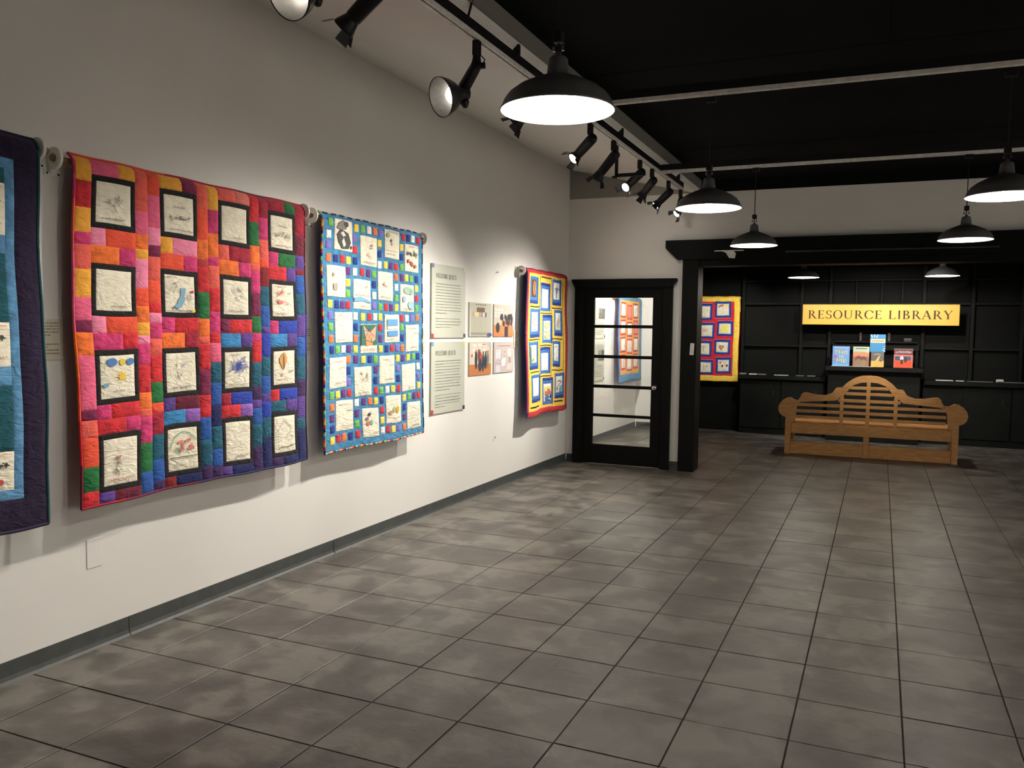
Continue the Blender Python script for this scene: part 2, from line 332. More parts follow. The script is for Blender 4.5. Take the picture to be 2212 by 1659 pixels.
# ------------------------------------------------------------------ floor: bed of grout and separate tiles
fl = struct('floor', BX(-4.0, XE + .12, YN - .12, 14.6, -.1, -.004), M_GROUT, 'dark grey stone look tile floor with deep brown joints')
T0x, T0y, TS = -2.70395, 2.90584, 0.4064
def pix(p):
    d = Vector(p) - Vector((0, 0, CH)); z = d.dot(CF)
    return (1106 + FPX * d.dot(CR) / z, 829.5 - FPX * d.dot(CU) / z) if z > .1 else None
gap = .0028; hs = TS / 2 - gap; bv = .0016
bm = bmesh.new()
def tile_geo(bm, cx, cy, dz, x0, x1, y0, y1):
    z1 = dz
    lo = [bm.verts.new((cx + a, cy + b_, -.006)) for a, b_ in ((x0, y0), (x1, y0), (x1, y1), (x0, y1))]
    mi = [bm.verts.new((cx + a, cy + b_, z1 - .0012)) for a, b_ in ((x0, y0), (x1, y0), (x1, y1), (x0, y1))]
    hi = [bm.verts.new((cx + a, cy + b_, z1 + .0)) for a, b_ in ((x0 + bv, y0 + bv), (x1 - bv, y0 + bv), (x1 - bv, y1 - bv), (x0 + bv, y1 - bv))]
    bm.faces.new(hi)
    for A, B in ((lo, mi), (mi, hi)):
        for k in range(4): bm.faces.new((A[k], A[(k + 1) % 4], B[(k + 1) % 4], B[k]))
tile_geo(bm, 0, 0, 0, -hs, hs, -hs, hs)
tile_me = bpy.data.meshes.new('tile'); bm.to_mesh(tile_me); bm.free(); tile_me.materials.append(M_TILE)
cells = []
for i in range(-3, 18):
    for j in range(-13, 29):
        x0, y0 = T0x + i * TS, T0y + j * TS
        cx, cy = x0 + TS / 2, y0 + TS / 2
        a0, a1 = max(x0, XW - .0 if cy < YB else -3.66), min(x0 + TS, XE)
        b0, b1 = y0, min(y0 + TS, 14.0)
        if a1 - a0 < .02 or b1 - b0 < .02: continue
        q = pix((cx, cy, 0)); vis = q is not None and -90 < q[0] < 2300 and q[1] < 1760
        cells.append((not vis, cx * cx + cy * cy, cx, cy, a0, a1, b0, b1))
cells.sort(); bm = bmesh.new(); RT = random.Random(5)
for k, (nv, _, cx, cy, a0, a1, b0, b1) in enumerate(cells):
    dz = RT.uniform(-.0008, .0003); full = a1 - a0 > TS - 1e-4 and b1 - b0 > TS - 1e-4
    if k < 298 and not nv:
        if full:
            o = bpy.data.objects.new('tile', tile_me); o.location = (cx, cy, dz); o.rotation_euler = (RT.uniform(-.0022, .0022), RT.uniform(-.0022, .0022), 0)
        else:
            b2 = bmesh.new(); tile_geo(b2, 0, 0, 0, a0 - cx + gap, a1 - cx - gap, b0 - cy + gap, b1 - cy - gap); me = bpy.data.meshes.new('tile'); b2.to_mesh(me); b2.free(); me.materials.append(M_TILE)
            o = bpy.data.objects.new('tile', me); o.location = (cx, cy, dz)
        C.objects.link(o); o.parent = fl
    else: tile_geo(bm, cx, cy, dz, a0 - cx + gap, a1 - cx - gap, b0 - cy + gap, b1 - cy - gap)
o = obj('tile_field', bm, M_TILE, fl); o['kind'] = 'stuff'

# ------------------------------------------------------------------ library shell
LY = 13.78; LZ = 2.75
struct('wall_library', BX(-3.3, XE, LY, LY + .12, 0, LZ + .4), M_BLK, 'black back wall of the resource library')
def slab2(name, p, q, th, z1, m1, m2, label):   # slanted partition: face 1 to the hall, face 2 to the library
    p, q = Vector((*p, 0)), Vector((*q, 0)); d = (q - p).normalized(); n = Vector((d.y, -d.x, 0)) * th
    bm = bmesh.new(); v = [bm.verts.new(a + Vector((0, 0, z))) for z in (0, z1) for a in (p, q, q + n, p + n)]
    for k, f in enumerate(((0, 1, 5, 4), (2, 3, 7, 6), (1, 2, 6, 5), (3, 0, 4, 7), (0, 3, 2, 1), (4, 5, 6, 7))):
        bm.faces.new([v[i] for i in f]).material_index = 0 if k == 0 else 1
    bmesh.ops.recalc_face_normals(bm, faces=bm.faces); return struct(name, bm, [m1, m2], label)
slab2('wall_partition', (-2.16, YT + .001), (-3.29, LY - .001), .06, LZ, M_WALL, M_BLK, 'partition between the hall and the library')
struct('ceiling_library', BX(-4.0, XE, YT, LY + .12, LZ, LZ + .12), M_BLACKC, 'black library ceiling')
struct('wall_east', BX(XE, XE + .12, YB, LY + .12, 0, 3.2), M_BLK)
bm = bmesh.new(); box(bm, -2.6, XE - .01, 12.2, 12.42, 2.60, LZ - .001); box(bm, -2.2, XE - .01, 10.7, 10.85, 2.62, LZ - .001)
struct('trim_2', bm, M_BLKS, 'black beams under the library ceiling')
# hall behind the glazed door
HX = -3.64; HY = 13.4
struct('wall_hall', BX(HX - .1, HX, YT, HY, 0, LZ), M_WALL, 'white wall of the hall behind the glass door')
struct('wall_hall_end', BX(HX - .1, -3.19, HY, HY + .1, 0, LZ), M_WALL, 'white end wall of the hall')
struct('wall_hall_return', BX(HX - .1, XW, YT - .05, YT, 0, LZ), M_WALL)
cove('baseboard_hall', lambda d, z, y: (HX + d, y, z), 0, 0, [(YT, HY - .001)], 'dark cove base in the hall')
cove('baseboard_hall_end', lambda d, z, x: (x, HY - d, z), 0, 0, [(HX + .02, -3.2)])

# ------------------------------------------------------------------ black post, header and casing of the opening
FY = 9.375
tr = struct('trim_3', BX(-2.045, -1.868, FY, YT + .001, 0, 2.372, bev=.003), M_BLKS, 'black post at the left of the library opening')
bm = bmesh.new(); prism(bm, [(-2.235, 2.585), (-2.235, 2.50), (-2.105, 2.372), (-2.045, 2.372), (XE - .01, 2.372), (XE - .01, 2.585)], FY - .035, YB + .0)
struct('trim_4', bm, M_BLKS, 'black header board with a clipped corner over the library opening')
struct('trim_5', BX(-1.868, XE - .01, FY + .02, YT, 2.30, 2.372, bev=.003), M_BLKS, 'black underside casing of the opening')
bm = bmesh.new(); tube(bm, [(-.95, FY - .047, 2.432), (1.02, FY - .047, 2.432)], .010, 8); struct('trim_6', bm, mat('glint_black_moulding', (.05, .05, .045), .3, noise=.3, nscale=10), 'thin paler moulding added on the black header for a glint')  # ledge added paler than the other trim, stands in for a glint
t = thing('metal_bracket', 'small grey metal bracket on the black header left of the yellow sign', 'bracket', (-1.52, FY - .036, 2.405))
b0 = bmesh.new(); prism(b0, [(-.09, .045), (-.05, .03), (-.01, -.03), (.05, -.035), (.06, .02), (.03, .045)], -.02, 0); obj('arm', b0, M_SILV, t)
obj('bar', BX(-.17, .14, -.018, -.002, .045, .055), M_SILV, t)

# ------------------------------------------------------------------ glazed door
DX0, DX1 = -3.315, -2.155; GY = 9.435
d1 = struct('door_1', BX(-3.205, -2.262, GY, GY + .045, 0.008, .235), M_BLKS, 'black five-light glazed door in a black frame')
def part(name, bm, m_, par, **k): return obj(name, bm, m_, par, **k)
GX0, GX1, GZ0, GZ1 = -3.085, -2.385, .246, 1.955
part('stile', BX(-3.205, GX0, GY, GY + .045, .235, 2.06), M_BLKS, d1); part('stile', BX(GX1, -2.262, GY, GY + .045, .235, 2.06), M_BLKS, d1)
part('top_rail', BX(GX0, GX1, GY, GY + .045, GZ1, 2.06), M_BLKS, d1)
zs = [(1.604, 1.640), (1.251, 1.287), (.902, .938), (.562, .594)]
for z0, z1 in zs: part('muntin', BX(GX0, GX1, GY + .006, GY + .04, z0, z1), M_BLKS, d1)
edges = [GZ0] + [z for p_ in zs[::-1] for z in p_] + [GZ1]
for k in range(5): part('glass_pane', BX(GX0, GX1, GY + .019, GY + .024, edges[2 * k], edges[2 * k + 1]), M_GLASS, d1)
part('casing', BX(DX0, -3.205, FY + .02, YB + .0, 0, 2.06, bev=.003), M_BLKS, d1); part('casing', BX(-2.262, DX1, FY + .02, YB, 0, 2.06, bev=.003), M_BLKS, d1)
part('casing', BX(DX0, DX1, FY + .02, YB, 2.06, 2.12, bev=.002), M_BLKS, d1)
bm = bmesh.new(); prism(bm, [(DX0 - .03, 2.168), (DX0 - .03, 2.14), (DX0, 2.09), (DX0, 2.075), (DX1, 2.075), (DX1, 2.09), (DX1 + .045, 2.14), (DX1 + .045, 2.168)], FY - .01, YB)
part('cornice', bm, M_BLKS, d1)
part('jamb', BX(-3.29, -3.205, YB, YT, 0, 2.06), M_BLKS, d1); part('jamb', BX(-2.262, -2.17, YB, YT, 0, 2.06), M_BLKS, d1); part('jamb', BX(-3.29, -2.17, YB, YT, 2.06, 2.149), M_BLKS, d1)
kb = part('knob', LATHE([(.0, -.03), (.034, -.03), (.036, -.024), (.030, -.015), (.012, -.012), (.012, .0), (.033, .0), (.033, .01)][::-1] if False else [(.036, .0), (.036, .006), (.014, .01), (.012, .03), (.026, .036), (.030, .05), (.024, .062), (0, .066)], 20, aim((-2.335, GY, .927), (0, -1, 0))), M_CHROME, d1, smooth=True)
kb['label'] = 'round chrome door knob'
obj('keyhole', LATHE([(.007, .0), (.007, .002), (0, .002)], 10, aim((-2.335, GY - .066, .927), (0, -1, 0))), M_FIX, kb)

# ------------------------------------------------------------------ tracks
TZ = 3.005; TX = -1.905
def track(pt0, pt1, label):
    p, q = Vector(pt0), Vector(pt1); t = thing('light_track', label, 'light track', pt0); L_ = (q - p).length; rz = math.atan2(q.y - p.y, q.x - p.x); t.rotation_euler = (0, 0, rz)
    obj('support_bar', BX(0, L_, -.014, .014, .024, .078), M_FIX, t)
    bm = bmesh.new(); box(bm, 0, L_, -.019, -.007, 0, .024); box(bm, 0, L_, .007, .019, 0, .024); obj('rail', bm, M_SILV, t)
    obj('slot', BX(0, L_, -.0065, .0065, .009, .024), M_FIX, t)
    return t
track((TX, -1.5, TZ), (TX, 8.62, TZ), 'long silver and black light track running beside the sloping ceiling')
track((TX + .022, 5.25, TZ), (3.07, 5.25, TZ), 'upper cross track carrying pendants, the nearer of the two over the floor')
track((TX + .022, 7.64, TZ), (3.07, 7.64, TZ), 'lower cross track nearer the end wall, meeting the long track at a corner')
track((TX + .022, 2.81, TZ), (3.07, 2.81, TZ), 'cross track above the picture carrying the nearest pendant')
# struts and rod that hold the track
def strut(y, z0, label, hook=False):
    t = thing('track_strut', label, 'bracket', (TX, y, TZ + .079))
    o1 = obj('post', BX(-.016, .016, -.016, .016, .0, ZC - TZ - .082), M_FIX, t); obj('clamp', BX(-.026, .026, -.024, .024, .10, .15, bev=.003), M_FIX, t); obj('clamp', BX(-.045, -.026, -.014, .014, .11, .17, bev=.003), M_FIX, t)
    if hook:
        obj('drop_bar', BX(-.042, -.021, -.012, .012, -.30, .03), M_FIX, t); obj('cross_arm', BX(-.042, .20, -.012, .012, -.318, -.293), M_FIX, t)
        obj('foot', BX(-.062, -.03, -.02, .02, -.326, -.31, bev=.002), M_FIX, t)
    return t
strut(4.36, 0, 'black clamp strut above the track, beside the nearest lit bell lamp')
strut(6.41, 0, 'black clamp strut with an L-shaped bar hanging below the track', True)
strut(8.42, 0, 'black clamp strut near the far end of the track')
t = thing('suspension_rod', 'thin black rod from the ceiling down to the big bell spotlight', 'rod', (TX + .012, 3.74, TZ + .0785))
obj('rod', TUBE([(.0, 0, .0), (.045, 0, ZC - TZ - .081)], .0065, 8), M_FIX, t)

# ------------------------------------------------------------------ pendants
SHADE = [(.200, 0), (.203, .004), (.196, .012), (.188, .034), (.172, .056), (.140, .080), (.098, .100), (.058, .116), (.040, .122), (.037, .150), (.033, .178), (.026, .186), (.012, .188), (.011, .200), (.004, .204)]
def make_pendant(label, loc, zt=TZ, power=PENDANT_W):
    t = thing('pendant_lamp', label, 'lamp', loc, 0, None)
    obj('lamp_shade', LATHE(SHADE, 48), M_FIX2, t, smooth=True)
    inner = [(.199, .0005), (.193, .010), (.185, .032), (.169, .053), (.137, .076), (.095, .096), (.05, .110), (0, .112)]
    ob = obj('inner_shade', LATHE(inner, 48), M_ENAM, t, smooth=True); ob['label'] = 'white enamel inside of the shade'
    obj('bulb', LATHE([(0, .022), (.018, .026), (.030, .040), (.033, .056), (.026, .074), (.014, .09), (.012, .109)], 20), M_BULB, t, smooth=True)
    h = zt - loc[2]
    obj('cord', TUBE([(0, 0, .203), (0, 0, h - .001)], .0035, 6), M_FIX, t)
    obj('swivel_box', BX(-.018, .018, -.018, .018, .232, .27, bev=.003), M_FIX, t)
    obj('track_plug', BX(-.03, .03, -.017, .017, h - .03, h - .001, bev=.003), M_FIX, t)
    for k in (0, 1): obj('clip', BX(-.022 + .034 * k, -.012 + .034 * k, -.004, .004, .205, .222), M_CHROME, t)
    point('pendant_light', (loc[0], loc[1], loc[2] + .03), power, WHITE, .03)
    return t
PZ = 2.33
p1 = make_pendant('nearest black dome pendant, largest lit shade beside the bell spotlight', (-1.067, 2.806, PZ))
PL = [(-1.006, 5.30, 'second black dome pendant in the left row, in front of the track end', TZ, 1), (-1.047, 7.645, 'black dome pendant on a long cord before the white end wall, left of the sign', TZ, 1),
      (.592, 7.64, 'black dome pendant before the header at the right, below the cut-off one', TZ, 1), (.60, 5.35, 'black dome pendant cut off by the right edge of the photo', TZ, 1),
      (-.985, 12.10, 'small lit pendant inside the library, above the left end of the yellow sign', LZ - .002, 1), (.698, 12.10, 'small lit pendant inside the library, above the right end of the yellow sign', LZ - .002, 1)]
for x, y, lb, zt, k in PL:
    make_pendant(lb, (x, y, PZ), zt, PENDANT_W * (1.0 if y < 10 else 2.4))

# ------------------------------------------------------------------ track spotlights
def track_spot(y, head, d, label, lit, bell=False, body_from=None, power=0, target=None, ang=50):
    t = thing('spotlight', label, 'spotlight', (TX, y, TZ - .001))
    O = Vector((TX, y, TZ - .001)); H = Vector(head) - O; d = Vector(d).normalized()
    obj('track_adapter', BX(-.017, .017, -.02, .02, -.075, .0, bev=.003), M_FIX, t)
    back = H - d * (.02 if bell else .02)
    if bell:
        ax = d
        prof = [(.098, .0), (.101, .003), (.099, -.012), (.088, -.045), (.068, -.08), (.045, -.105), (.036, -.12), (.036, -.165), (.026, -.172), (0, -.172)]
        obj('bell_shade', LATHE(prof, 36, aim(H, ax)), mat('dark_bell_enamel', (.035, .035, .037), .4, noise=.1), t, smooth=True)
        o1 = obj('reflector', LATHE([(.097, .0), (.094, -.012), (.083, -.044), (.062, -.078), (.04, -.10), (0, -.105)], 36, aim(H, ax)), M_REFL, t, smooth=True); o1['label'] = 'ribbed silver reflector'
        obj('lens', LATHE([(.034, -.085), (.040, -.062), (.028, -.050), (0, -.046)], 20, aim(H, ax)), M_LENS if lit else M_DLENS, t, smooth=True)
        e = H - ax * .15
        obj('stem', TUBE([(0, 0, -.07), (0, 0, -.12), e + Vector((0, 0, .03)), e], [.018, .028, .032, .036], 12), M_FIX, t)
        obj('knob', LATHE([(0, -.02), (.016, -.02), (.016, .02), (0, .02)], 12, aim(Vector((.026, 0, -.125)), (1, .3, 0))), M_FIX, t)
        obj('wire', TUBE([(.0, .0, -.085), (.03, -.01, -.08), (.05, -.01, -.10), (.035, 0, -.125)], .003, 6), M_FIX, t)
        obj('tail', LATHE([(0, 0), (.02, 0), (.024, .02), (.012, .045), (0, .05)], 10, aim(e - ax * .0 + Vector((0, 0, -.03)), (.2, 0, -1))), M_FIX, t)
    else:
        up = Vector((0, 0, -.10)); top = Vector((.012, 0, -.105)); hb = H - d * .03
        obj('stem', TUBE([(0, 0, -.074), (.004, 0, -.12)], [.009, .006], 8), M_FIX, t)
        ax = (hb - top).normalized() if body_from is None else Vector(body_from)
        L_ = (hb - top).length
        obj('body', LATHE([(0, -.03), (.026, -.028), (.036, -.012), (.037, .02), (.034, L_ * .8), (.030, L_ * .92), (0, L_ * .94)], 20, aim(top, ax)), M_FIX, t, smooth=True)
        obj('yoke', TUBE([(-.0, -.016, -.10), top + Vector((0, -.036, -.03)), top + ax * .05 + Vector((0, -.038, 0))], .0035, 6), M_FIX, t)
        Mh = aim(H, d)
        obj('head', LATHE([(0, -.075), (.024, -.07), (.034, -.045), (.046, -.012), (.048, .0), (.046, .003), (.040, .003), (.038, -.006), (0, -.006)], 24, Mh), M_FIX, t, smooth=True)
        ln = obj('lens', LATHE([(.037, .0), (.030, .004), (0, .006)], 20, Mh), M_LENS if lit else M_DLENS, t, smooth=True)
        if lit: ln['label'] = 'lit lens'
        for k in (0, 1, 2):
            a = [0.3, 2.4, 4.5][k] + y; bm = bmesh.new(); c_, s_ = math.cos(a), math.sin(a); e1 = Vector((c_, s_, 0)); e2 = Vector((-s_, c_, 0))
            q = [e1 * .049 + e2 * .022, e1 * .049 - e2 * .022, e1 * .075 - e2 * .030 + Vector((0, 0, .04)), e1 * .075 + e2 * .030 + Vector((0, 0, .04))]
            vs = [bm.verts.new(Mh @ p_) for p_ in q] + [bm.verts.new(Mh @ (p_ + e1 * .002)) for p_ in q]
            for f in ((0, 1, 2, 3), (7, 6, 5, 4), (0, 4, 5, 1), (1, 5, 6, 2), (2, 6, 7, 3), (3, 7, 4, 0)): bm.faces.new([vs[i] for i in f])
            obj('barn_door', bm, M_FIX, t)
    if power:   # a lamp throws a bright core and a wide weak spill
        tg = Vector(target); spot('track_spot_light', O + H + d * .05, tg, power * SPOT_GAIN * .66, ang - 12, 1.0, WHITE, .03)
        spot('track_spill_light', O + H + d * .05, tg + Vector((0, 0, -.55)), power * SPOT_GAIN * .40, ang + 16, 1.0, WHITE, .03)
    return t
def un(px, py, x):   # point on the plane x = const seen at a pixel of the photograph (used once, to set real positions)
    d = CF + CR * ((px - 1106) / FPX) - CU * ((py - 829.5) / FPX); k = x / d.x; return Vector((0, 0, CH)) + d * k
TS_ = [ # y on track, head pixel, depth plane, aim direction, label, lit, bell, power, target, angle
 (2.36, (622, -18), -2.02, (-.2, -1.0, -.5), 'white-lit spotlight at the top edge of the photo, leftmost on the track', True, True, 8, (-3.42, 1.5, 1.0), 62),
 (2.93, (742, 62), -2.04, (-.9, -.1, -.8), 'unlit black spotlight pointing left, between the top-edge lamp and the bell spotlight', False, False, 0, None, 0),
 (3.86, (952, 210), -2.10, (-.62, -1.1, -.40), 'big bell spotlight with ribbed reflector and glowing bulb', True, True, 8, (-3.35, 2.2, .8), 66),
 (4.72, (1112, 268), -2.04, (-.9, -.1, -.8), 'black spotlight mostly hidden behind the nearest pendant', False, False, 0, None, 0),
 (5.66, (1238, 343), -2.06, (-.75, -.9, -.95), 'lit barn-door spotlight just right of the nearest pendant', True, False, 30, (-3.35, 3.6, 1.05), 72),
 (6.22, (1290, 386), -2.04, (-.6, .3, -.9), 'unlit barn-door spotlight, second past the nearest pendant', False, False, 0, None, 0),
 (6.98, (1351, 405), -2.05, (-.55, -1.1, -.75), 'lit spotlight at the middle of the far group, its round lens facing the camera', True, False, 42, (-3.35, 4.9, .75), 78),
 (7.39, (1385, 424), -2.04, (-.7, .2, -.8), 'unlit spotlight right beside the round-lensed lit one', False, False, 0, None, 0),
 (8.02, (1416, 444), -2.04, (-.9, -.35, -.9), 'spotlight over the corner, third from the far end, barely glowing', True, False, 1.3, (-2.3, 9.45, 2.3), 90),
 (8.55, (1461, 462), -2.04, (-.75, -.9, -.9), 'lit spotlight at the far end of the track, partly behind the second pendant', True, False, 54, (-3.40, 7.3, .75), 78)]
for y, hp, xd, d, lb, lit, bell, pw, tg, an in TS_:
    track_spot(y, un(hp[0], hp[1], xd), d, lb, lit, bell, None, pw, tg, an)

# unseen track and spotlights added along the opposite wall to raise the ambient light
track((3.1, -1.5, TZ), (3.1, 8.6, TZ), 'light track added along the right hand wall for ambient fill, out of the picture')
TX_, TX = TX, 3.1
for y, y2 in ((.4, 1.2), (3.2, 4.0), (6.0, 6.8)):
    track_spot(y, (3.24, y + .1, 2.74), (.9, .4, -.75), 'black spotlight added for ambient fill, aimed at the right hand wall, out of the picture, ' + ('nearest', 'middle', 'farthest')[int(y // 2.5)], True, False, None, 60, (4.6, y2, 1.5), 90)
TX = TX_

# ------------------------------------------------------------------ quilts
class QuiltSurf:
    """cloth hanging in front of a wall: s to the right, t downwards from the top edge, h towards the room"""
    def __init__(q, o, a, n, W, H, seed, wave=.006, edge=.006):
        q.o, q.a, q.n, q.W, q.H = Vector(o), Vector(a), Vector(n), W, H; q.k = random.Random(seed).uniform(0, 6); q.wave = wave; q.edge = edge
    def __call__(q, s, t, h=0.0):
        u, v = s / q.W, t / q.H; k = q.k
        f = min(1, max(0, v)) 
        off = q.wave * f * (math.sin(u * 9 + k) + .6 * math.sin(u * 17 + 2 * k + v * 3)) + .004 * math.sin(v * 7 + k) * math.sin(u * 5 + k)
        off += .022 * f * f
        if t < .045: off -= .035 * ((.045 - t) / .045) ** 2
        ds = q.edge * math.sin(v * 9 + k + u * 2) * (abs(u - .5) * 2) ** 2 + .002 * math.sin(v * 23 + u * 11)
        dt = q.edge * .7 * math.sin(u * 8 + k) * v + .002 * math.sin(u * 27 + v * 9)
        return q.o + q.a * (s + ds) + Vector((0, 0, -1)) * (t + dt) + q.n * (h + off)
def cloth(name, P, s0, t0, s1, t1, m_, parent, h=.0025, puff=.0035, step=.035, dz=0.0):
    nx = max(2, int(round((s1 - s0) / step))); ny = max(2, int(round((t1 - t0) / step))); bm = bmesh.new(); G = []
    e = .006
    us = [0, e / (s1 - s0)] + [(i + 1) / (nx + 1) for i in range(nx)] + [1 - e / (s1 - s0), 1]; vs_ = [0, e / (t1 - t0)] + [(i + 1) / (ny + 1) for i in range(ny)] + [1 - e / (t1 - t0), 1]
    for i, v in enumerate(vs_):
        row = []
        for j, u in enumerate(us):
            rim = i in (0, len(vs_) - 1) or j in (0, len(us) - 1)
            hh = dz + (.0006 if rim else h + puff * (4 * u * (1 - u)) * (4 * v * (1 - v)) ** .5 * R.uniform(.6, 1.2))
            row.append(bm.verts.new(P(s0 + (s1 - s0) * u, t0 + (t1 - t0) * v, hh)))
        G.append(row)
    for i in range(len(vs_) - 1):
        for j in range(len(us) - 1): bm.faces.new((G[i][j], G[i + 1][j], G[i + 1][j + 1], G[i][j + 1]))
    o = obj(name, bm, m_, parent, smooth=True); return o
def backing(P, W, H, m_, parent, th=.007):
    bm = bmesh.new(); nx, ny = 40, 36
    A = [[bm.verts.new(P(W * j / nx, H * i / ny, 0)) for j in range(nx + 1)] for i in range(ny + 1)]; B = [[bm.verts.new(P(W * j / nx, H * i / ny, -th)) for j in range(nx + 1)] for i in range(ny + 1)]
    for i in range(ny):
        for j in range(nx):
            bm.faces.new((A[i][j], A[i + 1][j], A[i + 1][j + 1], A[i][j + 1])); bm.faces.new((B[i][j], B[i][j + 1], B[i + 1][j + 1], B[i + 1][j]))
    for i in range(ny): bm.faces.new((A[i][0], B[i][0], B[i + 1][0], A[i + 1][0])); bm.faces.new((A[i][nx], A[i + 1][nx], B[i + 1][nx], B[i][nx]))
    for j in range(nx): bm.faces.new((A[0][j], A[0][j + 1], B[0][j + 1], B[0][j])); bm.faces.new((A[ny][j], B[ny][j], B[ny][j + 1], A[ny][j + 1]))
    return obj('backing', bm, m_, parent, smooth=False)
def binding(P, W, H, colfn, parent, r_=.0065, step=.02):
    """rolled edge around the quilt; colfn(side, f) gives the dye"""
    bm = bmesh.new(); lay = bm.loops.layers.float_color.new('Col'); n = 6
    for side, (p, q) in enumerate((((0, 0), (W, 0)), ((W, 0), (W, H)), ((W, H), (0, H)), ((0, H), (0, 0)))):
        L_ = math.hypot(q[0] - p[0], q[1] - p[1]); N = int(L_ / step); rings = []
        for i in range(N + 1):
            f = i / N; c_ = P(p[0] + (q[0] - p[0]) * f, p[1] + (q[1] - p[1]) * f, -.002); f2 = min(1, f + .01); f1 = max(0, f - .01)
            d = (P(p[0] + (q[0] - p[0]) * f2, p[1] + (q[1] - p[1]) * f2, -.002) - P(p[0] + (q[0] - p[0]) * f1, p[1] + (q[1] - p[1]) * f1, -.002)).normalized(); M = aim(c_, d)
            rings.append([bm.verts.new(M @ Vector((r_ * math.cos(2 * PI * k / n), r_ * math.sin(2 * PI * k / n), 0))) for k in range(n)])
        for i in range(N):
            col = colfn(side, (i + .5) / N)
            for k in range(n):
                fa = bm.faces.new((rings[i][k], rings[i][(k + 1) % n], rings[i + 1][(k + 1) % n], rings[i + 1][k]))
                for l in fa.loops: l[lay] = (*col, 1)
    return obj('binding', bm, M_DYE, parent, smooth=True)
